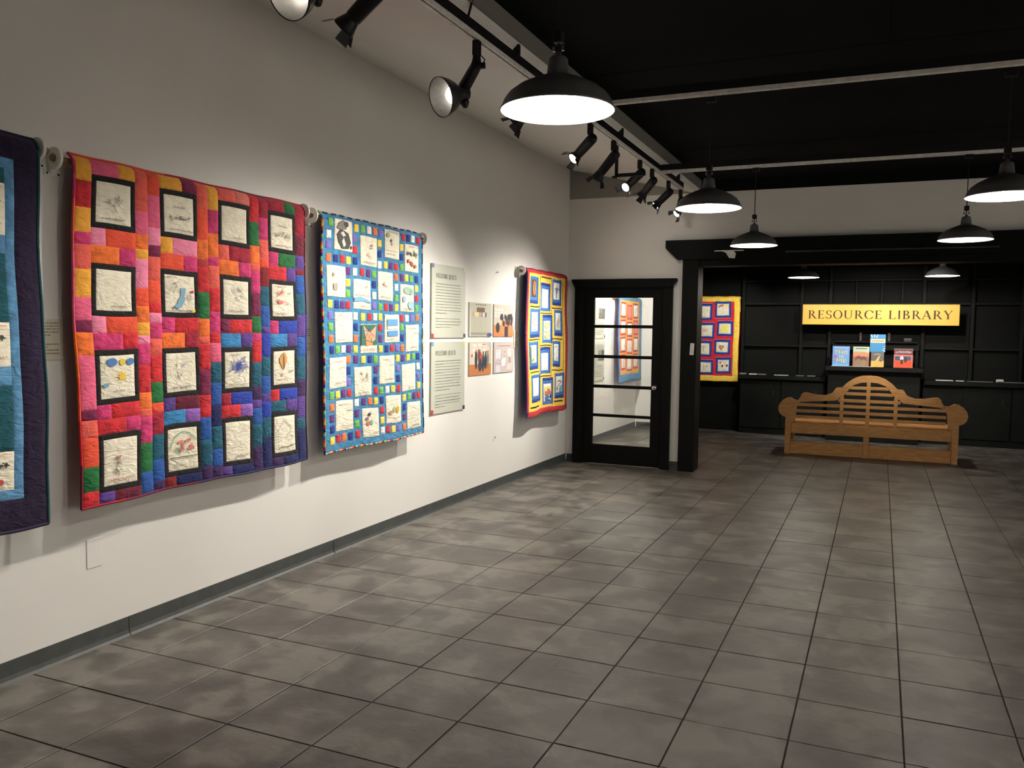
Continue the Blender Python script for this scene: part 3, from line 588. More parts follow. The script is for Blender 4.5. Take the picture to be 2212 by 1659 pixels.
# children's drawings: strokes of ink on the cream panels
def G_(c): return S(*c)
INKS = [S(90,80,75), S(60,60,65), S(170,60,60), S(70,110,170), S(120,120,115), S(190,130,70), S(90,140,90)]
def scribble(cx, cy, r_, n, rr): 
    pts = [(cx, cy)]
    for _ in range(n): pts.append((cx + rr.gauss(0, r_), cy + rr.gauss(0, r_)))
    return pts
def draw_kind(kind, w_, h_, rr):
    """shapes in local panel coordinates: x right, y DOWN, size w_ by h_"""
    sh = []; k = S(105, 98, 92)
    def ln(pts, col=k, t=.0017): sh.extend((q, col) for q in stroke([(x * w_, y * h_) for x, y in pts], t))
    def bl(cx, cy, rx, ry, col, n=12): sh.append((ell(cx * w_, cy * h_, rx * w_, ry * h_, n), col))
    def words(y, x0=.15, x1=.85, col=k):
        x = x0
        while x < x1:
            L_ = rr.uniform(.03, .07); ln([(x, y + rr.uniform(-.02, .02)), (x + L_ * .4, y - rr.uniform(.01, .05)), (x + L_, y + rr.uniform(-.01, .02))], col, .0022); x += L_ + .015
    if kind == 'house': ln([(.15, .9), (.15, .38), (.45, .1), (.85, .36)]); ln([(.45, .1), (.75, .34), (.78, .5)]); ln([(.1, .42), (.2, .36)]); ln([(.15, .9), (.3, .84), (.6, .86), (.95, .82)], k, .004); ln([(.5, .62), (.62, .5), (.7, .42), (.74, .55), (.9, .58), (.78, .66), (.6, .68), (.5, .62)]); ln([(.72, .66), (.8, .84)])
    elif kind == 'blue_scribble': 
        for c_, n in (((.55, .4), 40), ((.35, .45), 22), ((.68, .42), 18)): ln(scribble(*c_, .12, n, rr), S(55,75,175), .0022)
        words(.08, .2, .6); words(.92, .1, .9)
    elif kind == 'suns': bl(.32, .15, .15, .1, S(70,120,190)); bl(.62, .16, .09, .08, S(225,200,60)); bl(.86, .16, .12, .08, S(70,130,190)); bl(.6, .5, .1, .08, S(235,200,50)); [ln([(.6, .5), (.6 + .16 * math.cos(a), .5 + .14 * math.sin(a))], S(235,200,50), .004) for a in [i * PI / 4 for i in range(8)]]; bl(.12, .68, .09, .05, S(110,160,190)); ln([(.08, .35), (.14, .1)]); words(.85, .35, .65)
    elif kind == 'map': 
        sh.append(([(x * w_, y * h_) for x, y in ((.5, .33), (.68, .33), (.66, .45), (.62, .55), (.64, .65), (.52, .85), (.4, .9), (.25, .88), (.38, .75), (.42, .65), (.5, .55))], S(120,170,200))); ln([(.1, .5), (.2, .3), (.27, .48), (.36, .28), (.45, .48)]); ln([(.4, .9), (.25, .84), (.2, .92)], k, .004); bl(.9, .42, .05, .04, S(200,50,40)); words(.95, .2, .85); words(.06, .05, .3, S(170,60,60)); bl(.93, .95, .06, .05, S(240,215,60)); ln(scribble(.3, .2, .06, 6, rr)); ln(scribble(.75, .6, .06, 6, rr))
    elif kind == 'balloon': 
        sh.append(([(x * w_, y * h_) for x, y in ((.42, .04), (.25, .2), (.25, .32), (.4, .55), (.46, .55), (.6, .32), (.6, .2), (.5, .05))], S(215,150,70))); sh.append(([(x * w_, y * h_) for x, y in ((.43, .04), (.40, .2), (.41, .58), (.48, .5), (.47, .2))], S(95,85,75))); ln(scribble(.35, .72, .05, 10, rr), S(170,130,80)); ln(scribble(.8, .6, .07, 10, rr)); words(.86, .2, .8, S(190,90,80))
    elif kind == 'heart_scene': ln([(.05, .45), (.2, .2), (.45, .08), (.7, .12), (.95, .3)], S(110,170,140), .005); [bl(.35 + .5 * rr.random(), .25 + .3 * rr.random(), .05, .04, S(225,130,120)) for _ in range(14)]; ln([(.0, .68), (1, .68)], S(70,90,70), .004); ln(scribble(.35, .5, .08, 14, rr), S(90,130,100)); words(.88, .08, .45)
    elif kind == 'red_scribble': [ln(scribble(rr.uniform(.2, .8), rr.uniform(.15, .75), .05, 6, rr), S(200,95,95)) for _ in range(14)]; bl(.35, .55, .12, .06, S(215,110,110)); words(.92, .1, .6, S(150,70,90)); words(.06, .1, .6, S(150,70,90))
    elif kind == 'people': [ln(scribble(x, .6, .05, 10, rr), S(80,75,72)) for x in (.2, .35, .5, .65, .8)]; words(.32, .3, .7); words(.92, .2, .95)
    elif kind == 'black': 
        sh.append(([(x * w_, y * h_) for x, y in ((.2, .12), (.45, .02), (.7, .1), (.62, .3), (.3, .35), (.1, .3))], S(110,105,100)))
        sh.append(([(x * w_, y * h_) for x, y in ((.12, .5), (.3, .32), (.5, .36), (.75, .42), (.88, .7), (.75, .92), (.4, .95), (.2, .75))], S(20,18,20))); sh.append(([(x * w_, y * h_) for x, y in ((.3, .45), (.45, .38), (.6, .5), (.45, .56))], S(210,205,195))); sh.append(([(x * w_, y * h_) for x, y in ((.38, .72), (.48, .58), (.6, .8), (.48, .9))], S(210,205,195))); bl(.62, .14, .12, .09, S(20,18,20)); bl(.9, .86, .04, .06, S(20,18,20))
    elif kind == 'deer': 
        sh.append((rect(0, 0, w_, h_ * .72), S(40,110,85))); sh.append(([(x * w_, y * h_) for x, y in ((.1, .05), (.5, .3), (.9, .05), (.85, .55), (.6, .65), (.3, .6))], S(215,165,150))); sh.append(([(x * w_, y * h_) for x, y in ((.3, .75), (.25, .4), (.4, .3), (.6, .45), (.7, .72))], S(205,150,95))); [ln([(rr.uniform(.1, .9), rr.uniform(.05, .7)) for _ in range(3)], c_, .004) for c_ in (S(60,40,35), S(200,90,50), S(60,40,35), S(230,180,90), S(60,40,35), S(120,60,120))]; words(.88, .15, .85, S(200,110,90))
    elif kind == 'flag': sh.append((rect(.14 * w_, .17 * h_, .85 * w_, .40 * h_), S(95,160,210))); sh.append((rect(.16 * w_, .42 * h_, .85 * w_, .52 * h_), S(200,215,225))); sh.append((rect(.18 * w_, .58 * h_, .85 * w_, .78 * h_), S(85,150,205))); words(.9, .1, .6, S(120,90,80))
    elif kind == 'river': 
        sh.append(([(0, .63 * h_), (.35 * w_, .58 * h_), (.7 * w_, .64 * h_), (w_, .73 * h_), (w_, .78 * h_), (.5 * w_, .73 * h_), (0, .76 * h_)], S(110,165,205))); words(.54, .02, .95); words(.9, .35, .9, S(200,110,80)); ln(scribble(.7, .25, .05, 8, rr))
    elif kind == 'green_map': bl(.5, .22, .3, .14, S(150,185,160)); bl(.25, .55, .12, .12, S(150,175,205)); bl(.75, .75, .22, .16, S(150,190,205)); bl(.75, .25, .14, .12, S(130,170,140)); words(.92, .1, .9)
    elif kind == 'dancer': bl(.2, .2, .11, .09, S(150,170,100)); ln(scribble(.42, .5, .06, 14, rr)); bl(.4, .38, .05, .05, S(60,40,40)); ln([(.02, .74), (.9, .74)]); words(.88, .1, .7); words(.08, .2, .9)
    elif kind == 'flowers': 
        for x in (.2, .4, .62, .8): ln(scribble(x, .35, .05, 14, rr), S(50,55,50), .004)
        for x, y in ((.22, .62), (.4, .68), (.5, .72), (.7, .78)): bl(x, y, .06, .08, S(190,75,65))
        words(.08, .3, .9, S(200,100,90)); words(.8, .4, .9)
    elif kind == 'fruit': bl(.25, .62, .13, .08, S(190,140,120)); bl(.5, .52, .1, .1, S(150,195,110)); bl(.72, .52, .1, .13, S(240,165,50)); ln([(.5, .44), (.48, .36)]); ln([(.72, .4), (.7, .3)]); ln([(.05, .75), (.6, .82), (.95, .78)], S(190,160,120), .003)
    elif kind == 'bear': bl(.38, .22, .08, .06, S(70,60,60)); bl(.3, .52, .1, .09, S(210,120,80)); bl(.5, .5, .08, .1, S(110,185,170)); bl(.25, .36, .1, .06, S(140,110,130)); ln(scribble(.45, .2, .06, 10, rr)); words(.85, .6, .95, S(180,130,90))
    elif kind == 'girl': bl(.32, .3, .05, .06, S(175,150,130)); ln([(.24, .38), (.32, .2), (.4, .38)], S(120,100,85)); sh.append((rect(.3 * w_, .58 * h_, .5 * w_, .78 * h_), S(165,155,145))); ln([(.3, .4), (.3, .8), (.5, .8), (.46, .42)], S(120,100,85))
    elif kind == 'tree': ln([(.5, .45), (.5, .15), (.3, .1), (.1, .2)]); ln([(.5, .2), (.8, .1), (.95, .15)]); ln([(.2, .08), (.5, .03), (.8, .1)]); words(.92, .15, .5)
    elif kind == 'house2': ln([(.2, .95), (.22, .4), (.5, .12), (.85, .4), (.83, .9)], S(90,85,85)); ln([(.2, .95), (.5, .86), (.85, .9)], k, .004); [ln([(.3, y), (.75, y + .02)], S(120,115,112)) for y in (.5, .6, .7)]
    elif kind == 'blank': words(.9, .4, .8, S(140,130,120))
    elif kind == 'brown_icon': bl(.5, .5, .3, .42, S(200,150,70), 14); bl(.5, .52, .18, .36, S(150,95,50), 14); ln([(.5, .15), (.5, .9)], S(60,40,30), .01)
    elif kind == 'blue_figure': bl(.5, .45, .16, .2, S(110,140,160)); ln([(.15, .4), (.5, .3), (.9, .42)], S(100,130,150), .012); bl(.42, .75, .06, .15, S(110,140,160)); ln([(.5, .1), (.5, .6)], S(200,110,80), .006)
    elif kind == 'pinkline': [ln([(rr.uniform(.1, .3), y), (rr.uniform(.5, .9), y + rr.uniform(-.03, .03))], S(225,150,160), .006) for y in (.12, .25, .38, .5, .65, .78, .9)]
    elif kind == 'yellowblob': bl(.5, .25, .4, .18, S(250,225,150)); bl(.5, .8, .4, .15, S(250,220,140)); bl(.5, .55, .35, .08, S(245,215,160))
    elif kind == 'sand': bl(.6, .6, .35, .3, S(205,205,185)); ln([(.7, .15), (.5, .5), (.25, .7), (.1, .9)], S(90,95,90), .006); ln([(.8, .4), (.4, .7)], S(150,120,150), .005)
    elif kind == 'greenwash': sh.append((rect(0, 0, w_, h_), S(195,225,185))); bl(.2, .8, .25, .12, S(90,160,80)); bl(.75, .3, .2, .2, S(225,235,200))
    elif kind == 'canyon': sh.append((rect(.1 * w_, .15 * h_, .95 * w_, .42 * h_), S(250,225,130))); sh.append(([(x * w_, y * h_) for x, y in ((.1, .6), (.2, .35), (.45, .28), (.7, .3), (.95, .55), (.95, .62), (.1, .64))], S(200,110,75))); bl(.4, .78, .3, .14, S(70,120,190)); bl(.85, .75, .08, .12, S(25,25,35)); sh.append((rect(.1 * w_, .92 * h_, .9 * w_, .96 * h_), S(90,50,50)))
    elif kind == 'brook': bl(.8, .8, .3, .25, S(120,185,190)); ln([(.2, .3), (.5, .25), (.8, .35), (.4, .55), (.2, .6)], S(130,125,125), .008); bl(.15, .75, .07, .1, S(50,60,110))
    elif kind == 'text': words(.15, .2, .7); words(.35, .6, .9); words(.85, .3, .9)
    elif kind == 'checks': ln([(.3, .45), (.36, .52), (.48, .42)]); ln([(.65, .35), (.72, .42), (.8, .33)]); ln([(.1, .85), (.7, .93)], k, .003)
    elif kind == 'rainbow': [ln([(.12, .32 - .05 * i), (.3, .2 - .05 * i), (.55, .14 - .05 * i + .02)], c_, .009) for i, c_ in enumerate((S(110,110,90), S(230,140,60), S(215,60,50)))]; bl(.88, .15, .14, .14, S(250,225,100)); [ln([(.3, y), (.9, y)], S(190,180,170)) for y in (.65, .72, .8)]
    elif kind == 'sunwash': bl(.5, .5, .38, .4, S(236,232,140)); bl(.5, .5, .22, .24, S(240,232,90))
    elif kind == 'ghost': ln(scribble(.5, .45, .14, 20, rr), S(190,160,150)); ln([(.2, .1), (.22, .8)], S(150,140,160)); bl(.15, .8, .03, .03, S(130,100,110)); bl(.85, .78, .03, .03, S(80,90,100))
    elif kind == 'cross': ln([(.5, .2), (.5, .7)], S(185,178,165), .014); ln([(.35, .35), (.68, .32)], S(185,178,165), .012)
    elif kind == 'heart': 
        def hr(s_, col): sh.append(([((.45 + s_ * .02 * (16 * math.sin(a) ** 3) * .62) * w_, (.52 - s_ * .02 * (13 * math.cos(a) - 5 * math.cos(2 * a) - 2 * math.cos(3 * a) - math.cos(4 * a)) * .95) * h_) for a in [2 * PI * i / 26 for i in range(26)]], col))
        hr(1.0, S(95,72,85)); hr(.68, S(222,170,80)); hr(.3, S(200,120,60))
    elif kind == 'balloons': 
        for x, y, c_ in ((.22, .2, S(215,95,45)), (.42, .52, S(70,35,45)), (.84, .5, S(40,30,45)), (.62, .25, S(240,200,190))): bl(x, y, .09, .11, c_); ln([(x, y + .1), (x + .02, y + .25)])
        words(.1, .35, .95, S(150,150,140)); bl(.12, .86, .03, .03, S(110,150,110)); bl(.64, .86, .03, .03, S(110,130,120))
    elif kind == 'smallheart': bl(.64, .38, .05, .05, S(55,35,45)); ln([(.42, .3), (.42, .75)], S(170,165,150), .008)
    else:
        for _ in range(rr.randint(2, 4)): ln(scribble(rr.uniform(.25, .75), rr.uniform(.2, .7), rr.uniform(.05, .1), rr.randint(5, 12), rr), rr.choice(INKS[:5]), .0018)
        words(.9, .15, .8, rr.choice(INKS[:3]))
    return sh
def panel(P, s0, t0, s1, t1, parent, kind, name='drawing_panel', m_='cream', seed=0, dz=0.0):
    o = cloth(name, P, s0, t0, s1, t1, fab(m_), parent, h=.002, puff=.002, dz=dz)
    rr = random.Random(seed); sh = draw_kind(kind, s1 - s0, t1 - t0, rr)
    if sh:
        # strokes follow the cloth: subdivide nothing, they are short enough
        print_mesh('drawing', lambda a, b_, h: P(s0 + min(max(a, .004), s1 - s0 - .004), t0 + min(max(b_, .004), t1 - t0 - .004), dz + .0065 + h), sh, o)
    return o
def frame_strips(P, s0, t0, s1, t1, w_, key, parent, dz=.0, name='frame_strip'):
    f = fab(key)
    cloth(name, P, s0, t0, s1, t0 + w_, f, parent, .002, .0015, dz=dz); cloth(name, P, s0, t1 - w_, s1, t1, f, parent, .002, .0015, dz=dz)
    cloth(name, P, s0, t0 + w_, s0 + w_, t1 - w_, f, parent, .002, .0015, dz=dz); cloth(name, P, s1 - w_, t0 + w_, s1, t1 - w_, f, parent, .002, .0015, dz=dz)
XQ = -3.335
def wall_quilt(y0, W, zt, H, label, seed, **k):
    t = thing('quilt', label, 'quilt', (0, 0, 0)); P = QuiltSurf((XQ, y0, zt), (0, 1, 0), (1, 0, 0), W, H, seed, **k); return t, P

# --- big warm-to-cool patchwork quilt
t, P = wall_quilt(2.69, 1.66, 2.327, 1.605, 'large patchwork quilt of orange, red and blue patches with sixteen black-framed drawings', 3)
W, H = 1.66, 1.605
backing(P, W, H, fab('crim'), t)
def bigcol(side, f):
    st = {0: ['redor', 'coral', 'crim', 'crim', 'maroon', 'crim'], 1: ['crim', 'maroon', 'dpur', 'royal', 'navy', 'dnavy', 'dnavy'], 2: ['dnavy', 'navy', 'navy', 'dpur', 'maroon', 'plum', 'crim'], 3: ['maroon', 'red', 'redor', 'orange', 'pink', 'pink', 'coral', 'mag']}[side]
    return FAB[st[min(len(st) - 1, int(f * len(st)))]]
binding(P, W, H, bigcol, t)
def seq(s):
    out = []
    for w_ in s.split(): a, b_ = w_.split(':'); out.append((a, float(b_)))
    return out
US = [.092, .498, .905, .1315 * 10]; VS = [.077, .482, .882, 1.278]; BW = .251; BH = [.243, .243, .256, .272]
cols = [ # (s0, s1, sequence of patches with their lower ends as a share of the height)
 (.008, .092, 'gold:.07 red:.145 gold:.215 mag:.25 coral:.32 gold:.40 pink:.465 plum:.5 orange:.565 pink:.72 plum:.75 coral:.80 redor:.885 green:.955 red:1'),
 (.343, .420, 'coral:.10 coral:.13 pink:.20 orange:.245 gold:.275 lpink:.365 redor:.42 orange:.47 gold:.51 lpink:.535 mag:.60 red:.685 orange:.735 coral:.76 mag:.84 green:.93 blue:1'),
 (.420, .498, 'redor:.075 pink:.175 lpink:.23 plum:.265 coral:.34 redor:.41 red:.44 lpink:.47 mag:.52 coral:.57 red:.655 green:.72 redor:.75 crim:.82 teal:.90 blue:.97 dpur:1'),
 (.749, .827, 'coral:.09 redor:.19 orange:.255 brick:.28 red:.365 green:.455 orange:.515 coral:.54 red:.625 plum:.71 red:.785 blue:.86 teal:.95 dpur:1'),
 (.827, .905, 'gold:.085 mag:.165 orange:.245 mag:.275 coral:.35 red:.43 mag:.50 red:.535 pink:.60 teal:.67 blue:.745 navy:.82 teal:.90 blue:.96 dpur:1'),
 (1.156, 1.235, 'red:.10 green:.185 orange:.25 coral:.275 mag:.355 plum:.44 green:.50 mag:.53 red:.605 teal:.69 dpur:.74 purple:.77 blue:.83 teal:.91 dpur:1'),
 (1.235, 1.315, 'crim:.08 mag:.16 coral:.23 redor:.26 dred:.33 teal:.40 blue:.475 purple:.50 royal:.585 teal:.655 blue:.72 purple:.75 royal:.81 teal:.885 navy:1'),
 (1.566, 1.652, 'crim:.12 maroon:.20 purple:.255 dred:.275 blue:.35 teal:.43 purple:.515 blue:.59 teal:.68 dpur:.745 purple:.83 teal:.875 navy:1')]
for s0, s1, q in cols:
    v = .006
    for key, e in seq(q):
        e = min(e * H, H - .006); cloth('fabric_patch', P, s0, v, s1, e, fab(key), t); v = e
def hband(t0, t1, rows):
    for c_, q in enumerate(rows):
        s0 = US[c_]; x = s0
        for key, e in seq(q): e2 = s0 + BW * e; cloth('fabric_patch', P, x, t0, e2, t1, fab(key), t); x = e2
ve = [VS[i] + BH[i] for i in range(4)]
hband(.006, VS[0], ['pink:.62 gold:1', 'gold:.6 plum:1', 'coral:.55 salmon:1', 'crim:.6 green:1'])
def two(i, up, lo): m_ = (ve[i] + VS[i + 1]) / 2; hband(ve[i], m_, up); hband(m_, VS[i + 1], lo)
two(0, ['lpink:.32 redor:1', 'gold:.32 lpink:1', 'coral:.32 crim:1', 'mag:.35 green:1'], ['orange:.62 mag:1', 'redor:.62 mag:1', 'orange:.6 mag:1', 'red:.65 purple:1'])
two(1, ['lpink:.3 redor:1', 'mag:.35 red:1', 'plum:.3 red:1', 'mag:.3 royal:1'], ['mag:.65 red:1', 'orange:.62 crim:1', 'sky:.62 purple:1', 'sky:.62 purple:1'])
two(2, ['mag:.32 red:1', 'purple:.32 maroon:1', 'crim:.3 royal:1', 'red:.3 royal:1'], ['red:.65 mag:1', 'sky:.6 lilac:1', 'red:.6 lilac:1', 'teal:.55 purple:1'])
hband(ve[3], H - .006, ['purple:.35 maroon:1', 'dred:.3 navy:1', 'purple:.3 navy:1', 'dpur:.4 navy:1'])
kinds = [['scatter', 'people', 'blank', 'people'], ['blank', 'map', 'sketch', 'red_scribble'], ['suns', 'sketch', 'blue_scribble', 'balloon'], ['sketch', 'heart_scene', 'blank', 'house']]
for i in range(4):
    for j in range(4):
        s0, t0 = US[j], VS[i]; s1, t1 = s0 + BW, t0 + BH[i]; fw_ = .027
        frame_strips(P, s0, t0, s1, t1, fw_, 'black', t)
        panel(P, s0 + fw_, t0 + fw_, s1 - fw_, t1 - fw_, t, kinds[i][j], seed=i * 4 + j)

# --- blue quilt with small squares
t, P = wall_quilt(4.53, 1.30, 2.315, 1.582, 'bright blue quilt with staggered cream drawings and small coloured squares', 11, wave=.004)
W, H = 1.30, 1.582
backing(P, W, H, fab('qnavy'), t)
RB = [S(30,40,110), S(200,40,50), S(240,190,60), S(240,120,40), S(60,130,190), S(150,200,110)]
binding(P, W, H, lambda side, f: (RB[int(f * 66) % 6] if side in (2, 3) else (S(20,25,45) if int(f * 40) % 3 else S(170,165,160))), t, r_=.007, step=.012)
cloth('ground_cloth', P, .008, .008, W - .008, H - .008, fab('qblue'), t, h=.0008, puff=.0, step=.04)
BK = ['black', 'sketch', 'dancer', 'flowers', 'girl', 'river', 'sketch', 'green_map', 'tree', 'deer', 'flag', 'text', 'text', 'sketch', 'text', 'blank', 'text', 'bear', 'fruit', 'house2']
k = 0
for rrow, (t0s, s0s) in enumerate((((.030, .110, .030, .110), (.13, .43, .742, 1.03)), ((.342, .417, .342, .417), (.047, .345, .647, .96)), ((.648, .724, .648, .722), (.127, .43, .738, 1.035)), ((.952, 1.026, .950, 1.022), (.055, .355, .665, .975)), ((1.247, 1.323, 1.248, 1.322), (.128, .44, .747, 1.05)))):
    for a, b_ in zip(t0s, s0s):
        panel(P, b_, a, b_ + .205, a + .205, t, BK[k], seed=40 + k, dz=.002); k += 1
SQ = "G87,57 Y385,65 G464,64 W543,64 O618,61 P692,64 R1008,63 N1079,64 W1152,63 R1233,64 W67,138 P67,207 P365,139 R366,216 N366,293 Y671,141 N672,217 W672,295 Y983,141 N983,214 G984,292 O69,293 N145,295 R221,291 Y287,294 M282,366 W361,368 R448,365 M526,366 G597,367 Y755,292 M828,292 R903,292 Y282,445 G282,519 N597,441 W598,519 P598,594 O904,367 M985,368 Y1053,367 G1125,369 N1208,367 W904,443 G905,524 Y1209,439 R1210,518 G1211,594 Y76,597 N152,598 M219,598 R282,599 G675,598 R757,595 M831,596 Y906,596 P78,672 G78,749 O78,827 W367,674 Y455,675 R536,673 W608,672 Y678,671 N370,749 O371,828 R681,747 M682,827 R981,674 W1057,672 P1135,671 O1216,669 G982,744 N983,821 N84,899 G152,898 W222,899 M289,901 Y371,901 Y685,900 N764,898 R840,898 P913,897 O987,897 O286,972 M375,973 Y465,974 N543,975 G615,975 Y918,975 M994,972 Y1074,971 G1155,971 N1226,970 N286,1048 P286,1125 M616,1051 N616,1127 P922,1050 N923,1124 W1227,1047 P1228,1125 Y1236,1196 G84,1203 Y155,1205 M225,1204 R291,1200 R620,1200 G693,1201 W772,1201 Y847,1200 R926,1200 O85,1282 M85,1357 N87,1431 W377,1274 M462,1274 O543,1274 Y618,1275 N696,1273 Y1003,1276 G1084,1275 M1164,1274 R1233,1274 M377,1350 G378,1424 R694,1347 Y694,1422 W695,1497 N1006,1348 M1007,1426 O1005,1501 Y87,1507 R160,1502 O227,1498 N300,1498 R383,1498 R769,1495 Y842,1497 P917,1497"
SK = dict(G='lgreen', Y='yellow', W='white', O='orange2', P='lav', R='qred', N='qnavy', M='violet')
for w_ in SQ.split():
    x, y = [float(v) / 1000 for v in w_[1:].split(',')]; cloth('fabric_square', P, x - .026, y - .026, x + .026, y + .026, fab(SK[w_[0]]), t, h=.002, puff=.002, dz=.002)

# --- red bordered quilt
t, P = wall_quilt(7.965, 1.215, 2.205, 1.535, 'quilt with red border and yellow field of blue-framed drawings, beside the door', 21, wave=.007, edge=.014)
W, H = 1.215, 1.535
backing(P, W, H, fab('qnavy'), t)
binding(P, W, H, lambda side, f: S(150,20,35) if side != 3 else S(70,40,110), t, r_=.008)
RB_ = .055
for a in ((0.008, .008, W - .008, .045), (.008, H - .052, W - .008, H - .008), (.008, .045, RB_, H - .052), (W - .06, .045, W - .008, H - .052)): cloth('border_strip', P, *a, fab('border_red'), t, .002, .003)
for a in ((W - .06, .008, W - .008, .045), (.008, H - .052, .04, H - .008), (W - .04, H - .052, W - .008, H - .008)): cloth('corner_patch', P, *a, fab('dnavy'), t, .002, .001, dz=.002)
cloth('yellow_field', P, RB_, .045, W - .06, H - .052, fab('yellow'), t, .001, 0, step=.05)
RQ = [((.085, .08, .312, .36), 'brown_icon'), ((.391, .131, .68, .433), 'checks'), ((.745, .074, 1.03, .359), 'blue_figure'), ((.114, .413, .378, .714), 'pinkline'), ((.461, .472, .739, .778), 'yellowblob'), ((.80, .408, 1.06, .697), 'sand'),
      ((.085, .758, .33, 1.047), 'greenwash'), ((.399, .824, .683, 1.112), 'blank'), ((.745, .756, .985, 1.042), 'text'), ((.124, 1.106, .40, 1.394), 'blank'), ((.472, 1.162, .762, 1.454), 'canyon'), ((.82, 1.114, 1.12, 1.397), 'brook')]
for k, ((s0, t0, s1, t1), kd) in enumerate(RQ):
    mid = k % 3 == 1; W_, L_ = .032, .034
    cloth('navy_strip', P, s0, t0 if mid else t1 - W_, s1, t0 + W_ if mid else t1, fab('qnavy'), t, .002, .001, dz=.0015)
    a0, a1 = (t0 + W_, t1) if mid else (t0, t1 - W_)
    cloth('navy_strip', P, s1 - .028, a0, s1, a1, fab('qnavy'), t, .002, .001, dz=.0015)
    frame_strips(P, s0, a0, s1 - .028, a1, .034, 'midblue', t, dz=.0015, name='blue_strip')
    panel(P, s0 + .034, a0 + .034, s1 - .062, a1 - .034, t, kd, 'drawing_panel', 'brown' if kd == 'brown_icon' else 'white', seed=80 + k, dz=.0015)
RC = random.Random(9)
for s0, t0, s1, t1 in ((.365, .06, .375, 1.42), (.705, .06, .715, 1.4), (1.075, .10, 1.085, 1.4), (.10, .385, .37, .397), (.40, .452, .70, .462), (.73, .385, 1.06, .397), (.09, .73, .36, .742), (.39, .80, .70, .812), (.73, .725, 1.05, .737), (.11, 1.07, .36, 1.082), (.40, 1.135, .70, 1.147), (.73, 1.075, 1.07, 1.087), (.40, .062, .70, .080), (.09, 1.435, .35, 1.452), (.80, 1.42, 1.08, 1.437)):
    o = cloth('printed_strip', P, s0, t0, s1, t1, fab('conf'), t, .0015, 0, dz=.001)

# --- dark purple quilt at the left edge of the photo
t, P = wall_quilt(1.20, 1.325, 2.352, 1.662, 'dark purple bordered quilt with light blue bands, cut off by the photo\'s left edge', 31, wave=.005)
W, H = 1.325, 1.662
backing(P, W, H, fab('dteal'), t); binding(P, W, H, lambda s_, f: S(20,70,75) if s_ == 1 else S(38,26,60), t, r_=.008)
bw = .112
for a in ((.008, .008, W - .008, .11), (.008, H - .135, W - .008, H - .008), (.008, .11, bw, H - .135), (W - bw, .11, W - .008, H - .135)): cloth('border_strip', P, *a, fab('bigpurple'), t, .002, .004)
frame_strips(P, bw, .11, W - bw, H - .135, .042, 'lsky', t)
i0, i1, j0, j1 = bw + .042, W - bw - .042, .152, H - .177
rows = [(j0, .215, 'dteal'), (.215, .425, 'cream'), (.425, .50, 'lsky'), (.50, .785, 'dteal'), (.785, .97, 'cream'), (.97, 1.05, 'lsky'), (1.05, 1.325, 'dteal'), (1.325, j1, 'cream')]
x = i1; c_ = 0
while x > i0 + .05:
    x0_ = max(i0, x - .22)
    for t0, t1, key in rows:
        if key == 'cream': panel(P, x0_ + .004, t0, x, t1, t, ['flowers', 'sketch', 'people'][c_ % 3], seed=60 + c_)
        else: cloth('fabric_patch', P, x0_, t0, x, t1, fab(key), t)
    x = x0_; c_ += 1

# --- rods and brackets holding the wall quilts
def rod(y0, y1, z, label):
    t = thing('hanging_rod', label, 'rod', (-3.376, (y0 + y1) / 2, z)); obj('dowel', TUBE([(0, -(y1 - y0) / 2, 0), (0, (y1 - y0) / 2, 0)], .0145, 12), M_DOWEL, t, smooth=True)
rod(1.16, 2.60, 2.318, 'wooden dowel carrying the dark purple quilt'); rod(2.62, 4.43, 2.292, 'wooden dowel carrying the large orange and blue patchwork quilt')
rod(4.47, 5.90, 2.280, 'wooden dowel carrying the blue quilt'); rod(7.90, 9.23, 2.172, 'wooden dowel carrying the red bordered quilt')
def rod_bracket(y, z, label, side):
    t = thing('rod_bracket', label, 'bracket', (XW, y, z), 0, None)
    obj('wall_plate', BX(0, .006, -.042, .042, -.075, .045, bev=.002), M_PVC, t)
    bm = bmesh.new(); prof = [(.022, -.008), (.047, -.008), (.050, -.004), (.050, .004), (.047, .008), (.022, .008), (.022, -.008)]
    lathe(bm, prof, 28, aim((.044, side * .02, 0), (0, 1, 0))); obj('rod_cup', bm, M_PVC, t, smooth=False)
    obj('arm', BX(.006, .03, side * .02 - .007, side * .02 + .007, -.06, -.03), M_PVC, t)
    for dy in (-.028, .028): obj('screw', LATHE([(.005, 0), (.005, .002), (0, .0025)], 8, aim((.006, dy, -.062), (1, 0, 0))), M_FIX, t)
rod_bracket(2.575, 2.318, 'white rod bracket at the right end of the dark purple quilt', -1); rod_bracket(2.655, 2.292, 'white rod bracket at the left end of the large patchwork quilt', -1)
rod_bracket(4.405, 2.292, 'white rod bracket at the right end of the large patchwork quilt', -1); rod_bracket(4.49, 2.280, 'white rod bracket at the left end of the blue quilt', -1)
rod_bracket(5.875, 2.280, 'white rod bracket at the right end of the blue quilt', 1); rod_bracket(7.90, 2.172, 'white rod bracket left of the red bordered quilt', 1); rod_bracket(9.235, 2.172, 'white rod bracket right of the red bordered quilt, near the corner', -1)

